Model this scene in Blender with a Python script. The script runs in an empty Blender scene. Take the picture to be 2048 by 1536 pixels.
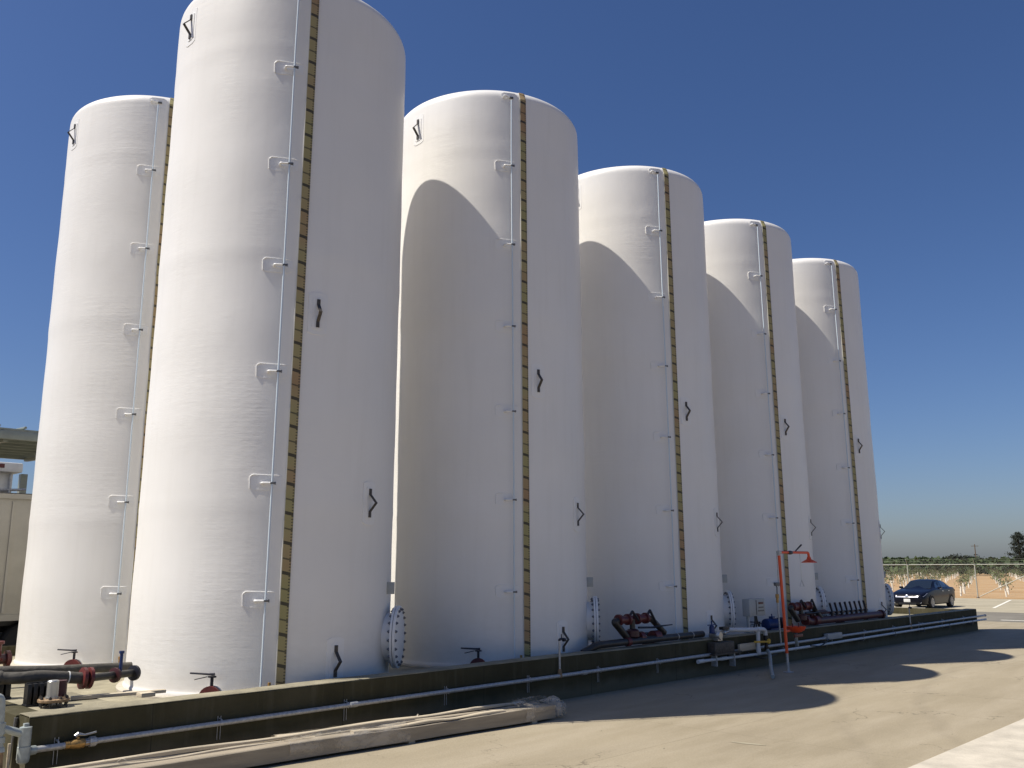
import bpy, bmesh, math, random
from mathutils import Vector, Matrix
R_ = math.radians
sin, cos, pi = math.sin, math.cos, math.pi
random.seed(7)
sc = bpy.context.scene
COL = sc.collection
V = Vector

# ------------------------------------------------------------------ materials
def mat(name, col, rough=.6, metal=0., var=0., vscale=6., bump=0., bscale=40., spec=.5, col2=None, stretch=(1, 1, 1), coat=0.):
    m = bpy.data.materials.new(name); m.use_nodes = True
    nt = m.node_tree; b = nt.nodes['Principled BSDF']
    b.inputs['Base Color'].default_value = (*col, 1)
    b.inputs['Roughness'].default_value = rough
    b.inputs['Metallic'].default_value = metal
    b.inputs['Specular IOR Level'].default_value = spec
    b.inputs['Coat Weight'].default_value = coat
    tc = nt.nodes.new('ShaderNodeTexCoord'); mp = nt.nodes.new('ShaderNodeMapping')
    mp.inputs['Scale'].default_value = stretch
    nt.links.new(tc.outputs['Object'], mp.inputs['Vector'])
    if var > 0 or col2:
        n = nt.nodes.new('ShaderNodeTexNoise'); n.inputs['Scale'].default_value = vscale
        n.inputs['Detail'].default_value = 6; n.inputs['Roughness'].default_value = .62
        nt.links.new(mp.outputs[0], n.inputs['Vector'])
        r = nt.nodes.new('ShaderNodeValToRGB')
        c2 = col2 if col2 else tuple(c * (1 - var) for c in col)
        c1 = col if col2 else tuple(min(1, c * (1 + var * .6)) for c in col)
        r.color_ramp.elements[0].position = .34; r.color_ramp.elements[1].position = .66
        r.color_ramp.elements[0].color = (*c2, 1); r.color_ramp.elements[1].color = (*c1, 1)
        nt.links.new(n.outputs['Fac'], r.inputs['Fac'])
        nt.links.new(r.outputs['Color'], b.inputs['Base Color'])
    if bump > 0:
        n2 = nt.nodes.new('ShaderNodeTexNoise'); n2.inputs['Scale'].default_value = bscale
        n2.inputs['Detail'].default_value = 5
        nt.links.new(mp.outputs[0], n2.inputs['Vector'])
        bp = nt.nodes.new('ShaderNodeBump'); bp.inputs['Strength'].default_value = bump
        bp.inputs['Distance'].default_value = .02
        nt.links.new(n2.outputs['Fac'], bp.inputs['Height'])
        nt.links.new(bp.outputs[0], b.inputs['Normal'])
    return m

class NT:
    """small node-tree helper"""
    def __init__(s, m): s.t = m.node_tree; s.b = s.t.nodes['Principled BSDF']
    def node(s, typ, **kw):
        n = s.t.nodes.new(typ)
        for k, v in kw.items(): setattr(n, k, v)
        return n
    def link(s, a, b): s.t.links.new(a, b)
    def math(s, op, a, b=None, c=None, clamp=False):
        n = s.node('ShaderNodeMath', operation=op); n.use_clamp = clamp
        for i, x in enumerate((a, b, c)):
            if x is None: continue
            if isinstance(x, (int, float)): n.inputs[i].default_value = x
            else: s.link(x, n.inputs[i])
        return n.outputs[0]
    def noise(s, vec, scale, detail=4, rough=.55):
        n = s.node('ShaderNodeTexNoise'); n.inputs['Scale'].default_value = scale
        n.inputs['Detail'].default_value = detail; n.inputs['Roughness'].default_value = rough
        s.link(vec, n.inputs['Vector']); return n.outputs['Fac']
    def mapping(s, vec, scale=(1, 1, 1), loc=(0, 0, 0), rot=(0, 0, 0)):
        n = s.node('ShaderNodeMapping'); n.inputs['Scale'].default_value = scale
        n.inputs['Location'].default_value = loc; n.inputs['Rotation'].default_value = rot
        s.link(vec, n.inputs['Vector']); return n.outputs[0]
    def mix(s, fac, a, b, mode='MIX'):
        n = s.node('ShaderNodeMix', data_type='RGBA', blend_type=mode)
        for i, x in ((0, fac), (6, a), (7, b)):
            if isinstance(x, (int, float)): n.inputs[i].default_value = x
            elif isinstance(x, tuple): n.inputs[i].default_value = (*x, 1)
            else: s.link(x, n.inputs[i])
        return n.outputs[2]
    def ramp(s, fac, stops):
        r = s.node('ShaderNodeValToRGB'); e = r.color_ramp.elements
        while len(e) < len(stops): e.new(.5)
        for i, (p, c) in enumerate(stops):
            e[i].position = p; e[i].color = (*c, 1) if isinstance(c, tuple) else (c, c, c, 1)
        s.link(fac, r.inputs['Fac']); return r.outputs['Color']
    def bump(s, h, strength, dist=.01, normal=None):
        n = s.node('ShaderNodeBump'); n.inputs['Strength'].default_value = strength
        n.inputs['Distance'].default_value = dist; s.link(h, n.inputs['Height'])
        if normal is not None: s.link(normal, n.inputs['Normal'])
        return n.outputs[0]

def tank_material():
    m = mat('white_fiberglass', (.8, .79, .765), rough=.42, spec=.35); n = NT(m)
    tc = n.node('ShaderNodeTexCoord'); ob = tc.outputs['Object']
    oi = n.node('ShaderNodeObjectInfo')
    va = n.node('ShaderNodeVectorMath', operation='ADD'); n.link(ob, va.inputs[0])
    vs = n.node('ShaderNodeVectorMath', operation='SCALE'); n.link(oi.outputs['Location'], vs.inputs[0]); vs.inputs['Scale'].default_value = 1.7
    n.link(vs.outputs[0], va.inputs[1]); p = va.outputs[0]
    # colour: faint vertical rain streaks and broad blotches, grubbier near the base
    s1 = n.noise(n.mapping(p, (5, 5, .35)), 1.6, 5)
    s2 = n.noise(n.mapping(p, (1, 1, 1)), .55, 4)
    base = n.ramp(s2, [(.3, (.775, .755, .712)), (.7, (.825, .805, .765))])
    st = n.ramp(s1, [(.5, 0.0), (.78, 1.0)])
    c = n.mix(n.math('MULTIPLY', st, .14), base, (.62, .59, .53))
    sx = n.node('ShaderNodeSeparateXYZ'); n.link(ob, sx.inputs[0])
    low = n.math('SUBTRACT', 1.0, n.math('DIVIDE', sx.outputs['Z'], 1.3), clamp=True)
    dn = n.noise(n.mapping(p, (1, 1, 2.5)), 5, 6)
    c = n.mix(n.math('MULTIPLY', n.math('MULTIPLY', low, dn), .35), c, (.42, .37, .29))
    spk = n.ramp(n.noise(p, 38, 2), [(.76, 0.0), (.8, 1.0)])
    c = n.mix(n.math('MULTIPLY', spk, .35), c, (.45, .43, .38))
    n.link(c, n.b.inputs['Base Color'])
    # relief: horizontal winding bands, woven ripples, sags and drips of gelcoat
    h1 = n.noise(n.mapping(p, (.55, .55, 17)), 1.0, 4, .7)
    h2 = n.noise(n.mapping(p, (3, 3, 7)), 2.2, 6, .62)
    h3 = n.noise(n.mapping(p, (1, 1, .6)), 1.5, 3)
    h4 = n.noise(n.mapping(p, (2.5, 2.5, 42)), 1.0, 2)
    msk = n.ramp(n.noise(p, .8, 2), [(.42, .15), (.62, 1.0)])
    hh = n.math('ADD', n.math('MULTIPLY', n.math('MULTIPLY', h1, msk), .38), n.math('MULTIPLY', n.math('MULTIPLY', h2, msk), .62))
    hh = n.math('ADD', hh, n.math('MULTIPLY', h3, 1.1)); hh = n.math('ADD', hh, n.math('MULTIPLY', n.math('MULTIPLY', h4, msk), .12))
    n.link(n.bump(hh, .34, .015), n.b.inputs['Normal'])
    return m

def gauge_material():
    m = mat('gauge_board_scale', (.3, .25, .12), rough=.6); n = NT(m)
    uv = n.node('ShaderNodeUVMap'); sx = n.node('ShaderNodeSeparateXYZ'); n.link(uv.outputs[0], sx.inputs[0])
    u, v = sx.outputs['X'], sx.outputs['Y']
    t = n.math('ADD', n.math('DIVIDE', v, .383), n.math('MULTIPLY', u, .07))
    fr = n.math('FRACT', t)
    thick = n.math('LESS_THAN', fr, .115)
    thin = n.math('LESS_THAN', n.math('ABSOLUTE', n.math('SUBTRACT', fr, .53)), .028)
    fine = n.math('MULTIPLY', n.math('GREATER_THAN', u, .78), n.math('LESS_THAN', n.math('FRACT', n.math('MULTIPLY', n.math('DIVIDE', v, .383), 10)), .42))
    oi = n.node('ShaderNodeObjectInfo')
    wn = n.node('ShaderNodeTexNoise', noise_dimensions='1D')
    wn.inputs['Scale'].default_value = .9; wn.inputs['Detail'].default_value = 3
    n.link(n.math('ADD', v, n.math('MULTIPLY', oi.outputs['Random'], 50)), wn.inputs['W'])
    base = n.ramp(wn.outputs['Fac'], [(.36, (.33, .29, .12)), (.52, (.36, .29, .135)), (.68, (.35, .225, .11))])
    ink = n.math('MAXIMUM', n.math('MULTIPLY', thick, .9), n.math('MAXIMUM', n.math('MULTIPLY', thin, .75), n.math('MULTIPLY', fine, .8)))
    edge = n.math('LESS_THAN', u, .04)
    c = n.mix(ink, base, (.035, .03, .02)); c = n.mix(edge, c, (.5, .48, .4))
    n.link(c, n.b.inputs['Base Color'])
    return m

def concrete_ground():
    m = mat('yard_concrete', (.33, .29, .2), rough=.85, spec=.25); n = NT(m)
    tc = n.node('ShaderNodeTexCoord'); p = tc.outputs['Object']
    warp = n.noise(p, .5, 3)
    big = n.noise(n.mapping(p, (1, 1, 1)), .22, 6, .6)
    streak = n.noise(n.mapping(p, (.35, 1.6, 1), rot=(0, 0, R_(-24))), 1.1, 6, .65)
    fine = n.noise(p, 55, 3)
    c = n.ramp(big, [(.3, (.275, .232, .158)), (.5, (.318, .27, .187)), (.72, (.36, .308, .216))])
    c = n.mix(n.ramp(streak, [(.42, 0.0), (.66, .65)]), c, (.395, .34, .25))
    c = n.mix(n.ramp(n.noise(n.mapping(p, (.25, .9, 1), rot=(0, 0, R_(10))), .7, 5), [(.52, 0.0), (.78, .45)]), c, (.24, .203, .142))
    c = n.mix(n.ramp(fine, [(.45, 0.0), (.7, .38)]), c, (.17, .145, .1)); c = n.mix(n.ramp(n.noise(p, 21, 4, .7), [(.55, 0.0), (.75, .35)]), c, (.44, .39, .29))
    # speckle of grit and tiny stains
    sp = n.ramp(n.noise(p, 9, 5, .7), [(.66, 0.0), (.74, .5)]); c = n.mix(sp, c, (.2, .17, .12))
    sxy = n.node('ShaderNodeSeparateXYZ'); n.link(n.mapping(p, rot=(0, 0, R_(0)), loc=(1.3, .9, 0)), sxy.inputs[0])
    wob = n.math('MULTIPLY', n.noise(p, 1.2, 3), .02)
    jx = n.math('LESS_THAN', n.math('FRACT', n.math('DIVIDE', n.math('ADD', sxy.outputs['X'], wob), 5.5)), .0022)
    jy = n.math('LESS_THAN', n.math('FRACT', n.math('DIVIDE', n.math('ADD', sxy.outputs['Y'], wob), 4.6)), .0026)
    c = n.mix(n.math('MULTIPLY', n.math('MAXIMUM', jx, jy), .38), c, (.13, .11, .07))
    # tyre arcs
    dist = n.node('ShaderNodeVectorMath', operation='DISTANCE'); n.link(p, dist.inputs[0]); dist.inputs[1].default_value = (9, -22, 0)
    dd = n.math('ADD', dist.outputs['Value'], n.math('MULTIPLY', n.noise(p, .6, 2), .5))
    ring = None
    for rad in (15.2, 16.9, 18.1):
        q = n.math('SUBTRACT', 1.0, n.math('DIVIDE', n.math('ABSOLUTE', n.math('SUBTRACT', dd, rad)), .16), clamp=True)
        ring = q if ring is None else n.math('MAXIMUM', ring, q)
    c = n.mix(n.math('MULTIPLY', n.math('MULTIPLY', ring, n.noise(p, 1.3, 5, .7)), .26), c, (.12, .10, .075))
    oil = n.ramp(n.noise(n.mapping(p, loc=(4, 7, 0)), .95, 6, .72), [(.66, 0.0), (.72, .55)]); c = n.mix(oil, c, (.15, .125, .085))
    # scattered cracks
    vo = n.node('ShaderNodeTexVoronoi', feature='DISTANCE_TO_EDGE'); vo.inputs['Scale'].default_value = .33
    wv = n.node('ShaderNodeVectorMath', operation='ADD'); n.link(p, wv.inputs[0])
    cmb = n.node('ShaderNodeCombineXYZ'); n.link(n.math('MULTIPLY', n.noise(p, 2.2, 5), 1.3), cmb.inputs[0]); n.link(n.math('MULTIPLY', n.noise(n.mapping(p, loc=(9, 3, 0)), 2.2, 5), 1.3), cmb.inputs[1])
    n.link(cmb.outputs[0], wv.inputs[1]); n.link(wv.outputs[0], vo.inputs['Vector'])
    ck = n.math('LESS_THAN', vo.outputs['Distance'], .004)
    ck = n.math('MULTIPLY', ck, n.ramp(n.noise(p, .35, 2), [(.46, 0.0), (.54, .6)]))
    c = n.mix(ck, c, (.12, .1, .07))
    n.link(c, n.b.inputs['Base Color'])
    hb = n.math('ADD', n.noise(p, 7, 6, .7), n.math('MULTIPLY', fine, .3))
    n.link(n.bump(hb, .35, .012), n.b.inputs['Normal'])
    return m

M = {}
M['tank'] = tank_material()
M['gauge'] = gauge_material()
M['yard'] = concrete_ground()
M['curb'] = mat('curb_painted_shade', (.082, .074, .042), .85, var=.3, vscale=1.3, bump=.4, bscale=14, spec=.2)
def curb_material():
    m = mat('curb_painted_shade', (.085, .076, .046), .85, spec=.2); n = NT(m)  # concrete darkened overall, so the front's shade is painted into its colour
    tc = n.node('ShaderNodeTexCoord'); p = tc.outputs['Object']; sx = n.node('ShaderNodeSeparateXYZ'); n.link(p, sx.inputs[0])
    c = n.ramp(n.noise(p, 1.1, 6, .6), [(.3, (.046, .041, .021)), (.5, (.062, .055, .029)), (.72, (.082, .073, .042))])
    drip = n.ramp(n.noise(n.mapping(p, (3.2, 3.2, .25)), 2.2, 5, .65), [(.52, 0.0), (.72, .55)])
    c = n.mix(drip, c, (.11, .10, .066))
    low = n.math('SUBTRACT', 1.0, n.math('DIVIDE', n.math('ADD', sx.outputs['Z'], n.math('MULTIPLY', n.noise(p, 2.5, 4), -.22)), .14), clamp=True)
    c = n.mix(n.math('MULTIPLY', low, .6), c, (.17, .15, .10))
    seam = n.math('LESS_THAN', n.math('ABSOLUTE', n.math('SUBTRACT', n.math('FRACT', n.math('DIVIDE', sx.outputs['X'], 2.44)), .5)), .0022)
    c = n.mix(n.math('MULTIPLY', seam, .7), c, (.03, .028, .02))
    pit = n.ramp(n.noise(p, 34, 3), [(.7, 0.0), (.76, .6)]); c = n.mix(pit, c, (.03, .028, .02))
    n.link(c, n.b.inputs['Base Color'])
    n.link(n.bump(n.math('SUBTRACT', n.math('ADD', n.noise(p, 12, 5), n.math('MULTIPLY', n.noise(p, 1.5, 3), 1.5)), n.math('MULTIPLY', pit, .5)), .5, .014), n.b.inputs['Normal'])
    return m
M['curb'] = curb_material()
M['slab'] = mat('slab_concrete', (.30, .27, .19), .85, var=.3, vscale=2.5, bump=.4, bscale=20, spec=.2)
M['apron'] = mat('light_concrete', (.50, .455, .375), .85, var=.2, vscale=2.2, bump=.35, bscale=30, spec=.2)
M['asphalt'] = mat('asphalt', (.19, .175, .145), .9, var=.2, vscale=.8, bump=.3, bscale=60, spec=.2)
M['bounce_cut_tone'] = mat('bounce_cut_tone', (.11, .095, .07), .9, var=.25, vscale=.6, bump=.3, bscale=50, spec=.2)
M['parking'] = mat('parking_surface', (.37, .33, .24), .9, var=.18, vscale=.5, bump=.2, bscale=30, spec=.2)
M['soil'] = mat('orange_soil', (.34, .195, .085), .95, vscale=.3, bump=.5, bscale=3, spec=.1, col2=(.46, .33, .19), stretch=(1.6, .5, 1))
M['paint'] = mat('road_paint', (.75, .72, .62), .7, var=.25, vscale=14)
M['tube'] = mat('clear_tube', (.60, .68, .74), .25, spec=.6)
M['clip'] = mat('clip_metal', (.15, .15, .15), .5, metal=.6)
M['lug'] = mat('dark_steel', (.085, .075, .065), .55, metal=.4, var=.4, vscale=25)
M['pad'] = mat('fiberglass_pad', (.8, .79, .765), .42, spec=.35, bump=.25, bscale=22)
M['bolt'] = mat('bolt_steel', (.16, .16, .17), .4, metal=.7)
M['red'] = mat('red_valve_paint', (.12, .022, .02), .45, var=.35, vscale=18)
M['maroon'] = mat('maroon_pipe_paint', (.07, .018, .02), .45, var=.3, vscale=6)
M['black'] = mat('black_pipe', (.028, .026, .024), .42, var=.35, vscale=9, bump=.2, bscale=20)
M['blackbox'] = mat('black_plastic', (.012, .012, .013), .4)
M['handle'] = mat('dark_lever', (.025, .025, .035), .4, metal=.3)
M['galv'] = mat('galvanized_steel', (.46, .46, .45), .42, metal=.35, var=.25, vscale=30, bump=.1, bscale=60)
M['greypvc'] = mat('grey_fitting', (.36, .40, .39), .45, metal=.25, var=.2, vscale=12)
M['pvc'] = mat('white_pvc', (.62, .63, .62), .4, var=.12, vscale=5)
M['brass'] = mat('brass', (.45, .27, .09), .45, metal=.6, var=.3, vscale=30)
M['rust'] = mat('rusty_flange', (.33, .22, .12), .7, metal=.2, var=.4, vscale=20, bump=.4, bscale=60)
M['yellow'] = mat('yellow_lever', (.62, .38, .03), .5)
M['orange'] = mat('safety_orange', (.75, .085, .02), .45)
M['stain'] = mat('stainless', (.5, .5, .48), .35, metal=.8)
M['panel'] = mat('panel_grey', (.36, .38, .38), .5, metal=.2, var=.1)
M['white'] = mat('white_paint', (.74, .74, .70), .5, var=.1)
M['blue'] = mat('blue_motor_paint', (.01, .035, .14), .4, var=.2)
M['navy'] = mat('navy_car_paint', (.003, .004, .011), .3, spec=.3, coat=.12)
M['glass'] = mat('dark_glass', (.01, .014, .018), .06, spec=.9, coat=.6)
M['tyre'] = mat('tyre_rubber', (.02, .02, .02), .85)
M['alloy'] = mat('alloy_rim', (.42, .42, .43), .35, metal=.7)
M['chrome'] = mat('chrome', (.85, .85, .86), .3, metal=1.)
M['carton'] = mat('brown_cardboard', (.33, .28, .205), .8, var=.22, vscale=3, stretch=(.4, 4, 4), bump=.2, bscale=30)
M['timber'] = mat('pale_timber', (.55, .47, .34), .75, var=.25, vscale=2, stretch=(.5, 9, 9), bump=.25, bscale=20)
M['trailer'] = mat('trailer_panel', (.40, .375, .31), .55, var=.14, vscale=1.2, bump=.1)
M['greenroof'] = mat('roof_metal', (.30, .33, .29), .45, metal=.4, var=.15, vscale=2)
M['trunk'] = mat('bark', (.13, .10, .07), .9, var=.3, vscale=8)
M['guard'] = mat('white_tree_guard', (.80, .77, .66), .6)
M['leaf'] = mat('orchard_leaf', (.055, .085, .022), .75, vscale=.25, col2=(.028, .045, .015))
M['leafyoung'] = mat('young_leaf', (.11, .14, .03), .7, vscale=3, col2=(.05, .08, .02))
M['leafdark'] = mat('conifer_leaf', (.028, .04, .026), .8, vscale=1.2, col2=(.014, .02, .014))
M['fencewire'] = mat('fence_steel', (.42, .42, .36), .5, metal=.3)
M['insul'] = mat('pipe_wrap', (.075, .068, .055), .7, bump=.9, bscale=9, var=.35, vscale=8)

def film_material():
    m = mat('torn_plastic_film', (.62, .56, .46), .3, spec=.6); n = NT(m)
    n.b.inputs['Transmission Weight'].default_value = .0
    tc = n.node('ShaderNodeTexCoord'); p = tc.outputs['Object']
    h = n.noise(n.mapping(p, (1.5, 4, 4)), 5, 6, .7)
    n.link(n.bump(h, .55, .03), n.b.inputs['Normal'])
    a = n.ramp(n.noise(n.mapping(p, (1, 2, 2)), 2.4, 3), [(.44, .06), (.64, .55)])
    n.link(a, n.b.inputs['Alpha'])
    return m
M['film'] = film_material()

def mesh_fabric():
    m = mat('chain_link_fabric', (.42, .42, .36), .5, metal=.3); n = NT(m)
    uv = n.node('ShaderNodeTexCoord'); sx = n.node('ShaderNodeSeparateXYZ'); n.link(uv.outputs['Object'], sx.inputs[0])
    y, z = sx.outputs['Y'], sx.outputs['Z']
    a = n.math('FRACT', n.math('DIVIDE', n.math('ADD', y, z), .085)); b = n.math('FRACT', n.math('DIVIDE', n.math('SUBTRACT', y, z), .085))
    w = n.math('MAXIMUM', n.math('LESS_THAN', a, .05), n.math('LESS_THAN', b, .05))
    n.link(w, n.b.inputs['Alpha'])
    return m
M['fabric'] = mesh_fabric()

# ------------------------------------------------------------------ mesh builder
class MB:
    def __init__(s): s.v = []; s.f = []; s.uv = None
    def add(s, vs, fs):
        o = len(s.v); s.v += [tuple(x) for x in vs]; s.f += [tuple(i + o for i in f) for f in fs]; return s
    def box(s, c, d, rot=None, ch=0.0):
        x, y, z = (k / 2 for k in d); c = V(c)
        ch = min(ch, x * .6, y * .6, z * .6)
        if ch <= 0:
            vs = [V((a * x, b * y, e * z)) for a in (-1, 1) for b in (-1, 1) for e in (-1, 1)]
            fs = [(0, 1, 3, 2), (4, 6, 7, 5), (0, 4, 5, 1), (2, 3, 7, 6), (0, 2, 6, 4), (1, 5, 7, 3)]
        else:
            bm = bmesh.new(); bmesh.ops.create_cube(bm, size=1)
            for v in bm.verts: v.co = V((v.co.x * 2 * x, v.co.y * 2 * y, v.co.z * 2 * z))
            bmesh.ops.bevel(bm, geom=list(bm.edges), offset=ch, segments=2, affect='EDGES', profile=.6)
            bm.verts.index_update(); vs = [v.co.copy() for v in bm.verts]; fs = [tuple(v.index for v in f.verts) for f in bm.faces]; bm.free()
        if rot is not None: vs = [rot @ v for v in vs]
        return s.add([v + c for v in vs], fs)
    def loft(s, rings, cap=True, closed=True):
        n = len(rings[0]); vs = [p for r in rings for p in r]; fs = []
        for i in range(len(rings) - 1):
            for j in range(n if closed else n - 1):
                k = (j + 1) % n; fs.append((i * n + j, i * n + k, (i + 1) * n + k, (i + 1) * n + j))
        if cap: fs.append(tuple(range(n - 1, -1, -1))); fs.append(tuple((len(rings) - 1) * n + j for j in range(n)))
        return s.add(vs, fs)
    def path(s, pts, r, seg=12, bend=0.0, cap=True):
        P = [V(p) for p in pts]; rs = r if isinstance(r, (list, tuple)) else [r] * len(P)
        if bend > 0 and len(P) > 2:
            Q = [P[0]]; RR = [rs[0]]
            for i in range(1, len(P) - 1):
                a, b, c = P[i - 1], P[i], P[i + 1]
                d1 = min(bend, (a - b).length * .48); d2 = min(bend, (c - b).length * .48)
                p0 = b + (a - b).normalized() * d1; p2 = b + (c - b).normalized() * d2
                for k in range(7):
                    t = k / 6; Q.append(p0 * (1 - t) ** 2 + b * 2 * t * (1 - t) + p2 * t * t); RR.append(rs[i])
            Q.append(P[-1]); RR.append(rs[-1]); P = Q; rs = RR
        rings = []; up = None
        for i, p in enumerate(P):
            d = ((P[min(i + 1, len(P) - 1)] - p).normalized() + (p - P[max(i - 1, 0)]).normalized())
            d = d.normalized() if d.length > 1e-6 else V((0, 0, 1))
            if up is None:
                up = V((0, 0, 1)) if abs(d.z) < .9 else V((1, 0, 0))
            x = (up - d * up.dot(d)).normalized(); y = d.cross(x); up = x
            rings.append([p + (x * cos(2 * pi * k / seg) + y * sin(2 * pi * k / seg)) * rs[i] for k in range(seg)])
        return s.loft(rings, cap)
    def lathe(s, prof, c=(0, 0, 0), axis=(0, 0, 1), seg=24, cap=True):
        """prof: list of (radius, distance along axis)"""
        A = V(axis).normalized(); q = V((0, 0, 1)).rotation_difference(A); c = V(c)
        rings = [[c + q @ V((r * cos(2 * pi * k / seg), r * sin(2 * pi * k / seg), h)) for k in range(seg)] for r, h in prof]
        return s.loft(rings, cap)
    def prism(s, poly, d):
        """poly: list of 3D points, extruded by vector d"""
        d = V(d); P = [V(p) for p in poly]
        return s.loft([P, [p + d for p in P]])
    def quad(s, a, b, c, d): return s.add([a, b, c, d], [(0, 1, 2, 3)])
    def build(s, name, m, parent=None, loc=(0, 0, 0), smooth=True, angle=38, uvs=None):
        me = bpy.data.meshes.new(name); me.from_pydata(s.v, [], s.f)
        me.materials.append(M[m] if isinstance(m, str) else m)
        bm = bmesh.new(); bm.from_mesh(me); bmesh.ops.recalc_face_normals(bm, faces=bm.faces); bm.to_mesh(me); bm.free()
        if uvs:
            l = me.uv_layers.new(name='UVMap')
            for i, lp in enumerate(me.loops): l.data[i].uv = uvs[lp.vertex_index]
        if smooth:
            me.polygons.foreach_set('use_smooth', [True] * len(me.polygons)); me.set_sharp_from_angle(angle=R_(angle))
        o = bpy.data.objects.new(name, me); COL.objects.link(o); o.location = loc
        if parent is not None: o.parent = parent
        return o

def tag(o, label=None, cat=None, group=None, kind=None):
    if label: o['label'] = label
    if cat: o['category'] = cat
    if group: o['group'] = group
    if kind: o['kind'] = kind
    return o
def thing(name, loc, label, cat, group=None, rz=0.):
    o = bpy.data.objects.new(name, None); COL.objects.link(o); o.location = loc; o.rotation_euler = (0, 0, rz)
    o.empty_display_size = .2
    return tag(o, label, cat, group)
def copy_tree(o, parent=None):
    c = o.copy(); COL.objects.link(c); c.parent = parent
    for ch in list(o.children): copy_tree(ch, c)
    return c
def pol(r, deg, z=0.): return V((r * cos(R_(deg)), r * sin(R_(deg)), z))

# ------------------------------------------------------------------ setting: ground sheets
def sheet(name, x0, x1, y0, y1, z, m, label=None, cat=None):
    o = MB().quad((x0, y0, z), (x1, y0, z), (x1, y1, z), (x0, y1, z)).build(name, m, smooth=False)
    return tag(o, kind='structure')
g = MB()
N = 48
g.add([(0, 0, -.012)] + [(4000 * cos(2 * pi * k / N), 4000 * sin(2 * pi * k / N), -.012) for k in range(N)], [(0, 1 + k, 1 + (k + 1) % N) for k in range(N)])
tag(g.build('field_ground', 'soil', smooth=False), 'orange brown farm soil stretching to the horizon', kind='structure')
sheet('yard_ground', -16, 24.3, -14, 30, 0, 'yard')
sheet('bounce_cut_ground', -90, 24.3, -90, 90, -.005, 'bounce_cut_tone')  # unseen dark ground, added to cut bounce light onto the shaded sides
sheet('access_road', 24.3, 31.2, -60, 40, -.004, 'asphalt')
sheet('parking_area', 31.2, 47.2, -60, 40, -.003, 'parking')
sheet('road_marking', 25.3, 25.55, -14, -1.2, .001, 'paint')
for yy in (7.9, 4.9, 1.9, -1.1, -4.1):
    o = MB().prism([(35.0, yy, .002), (35.0, yy - .14, .002), (45.6, yy + 2.06, .002), (45.6, yy + 2.2, .002)], (0, 0, .003)).build('parking_line', 'paint', smooth=False)
    tag(o, kind='structure')
# light concrete apron in the near right corner: a thick slab with a rounded nosing
MB().box((4, -10.7, .0), (40, 5.1, .11), ch=.03).build('concrete_apron', 'apron')
tag(bpy.data.objects['concrete_apron'], kind='structure')
def chalk(p0, p1, w0):
    d = (V(p1) - V(p0)).normalized(); nn = V((-d.y, d.x, 0)); rr = random.Random(2); L = []; Rr = []
    for k in range(13):
        q = V(p0).lerp(V(p1), k / 12); ww = w0 * (.3 + .7 * sin(pi * (k + .5) / 13)) * rr.uniform(.8, 1.2); L.append(q + nn * ww); Rr.append(q - nn * ww)
    b = MB(); b.add(L + Rr, [(k, k + 1, 14 + k, 13 + k) for k in range(12)]); tag(b.build('ground_streak', 'parking', smooth=False), kind='structure')
chalk((-1.79, -6.02, .004), (-1.70, -6.42, .004), .035)

# containment slab and curb wall
tag(MB().box((5.6, 2.5, .2), (26.6, 9.0, .50)).build('containment_slab', 'slab', smooth=False), kind='structure')
tag(MB().box((-7.86, 2.7, .30), (1.0, 9.35, .66), ch=.012).build('raised_slab_end', 'slab'), kind='structure')
WX0, WX1 = -8.385, 19.30
t = thing('containment_wall', (WX0, -2.30, 0), 'long low shaded concrete curb wall running in front of the row of white tanks', 'wall')
w = MB()
nseg = 70; rings = []
for i in range(nseg + 1):
    x = (WX1 - WX0) * i / nseg; a = .004 * sin(i * 1.7) + .003 * sin(i * .61 + 2); b = .003 * sin(i * 2.3 + 1)
    rings.append([V((x, a, -.02)), V((x, a, .33)), V((x, b, .635)), V((x, b + .018, .652 + a * .6)), V((x, .275, .652 + a * .6)), V((x, .30, .63)), V((x, .30, .40))])
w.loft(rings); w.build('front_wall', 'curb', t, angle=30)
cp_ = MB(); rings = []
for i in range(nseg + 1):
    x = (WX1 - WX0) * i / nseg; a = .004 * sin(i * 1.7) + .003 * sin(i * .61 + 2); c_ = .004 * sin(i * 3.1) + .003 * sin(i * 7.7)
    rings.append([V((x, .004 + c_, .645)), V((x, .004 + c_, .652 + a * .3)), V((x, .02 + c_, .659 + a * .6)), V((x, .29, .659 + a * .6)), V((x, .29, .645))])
cp_.loft(rings); cp_.build('painted_sunlit_cap', 'slab', t, angle=30)  # lighter strip paints the sunlit top of the same concrete
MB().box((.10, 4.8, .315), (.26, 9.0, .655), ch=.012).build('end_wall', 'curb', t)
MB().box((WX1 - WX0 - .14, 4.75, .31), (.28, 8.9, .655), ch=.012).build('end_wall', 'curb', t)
MB().box(((WX1 - WX0) / 2, 9.35, .31), (WX1 - WX0, .28, .64), ch=.012).build('rear_wall', 'curb', t)

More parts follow.
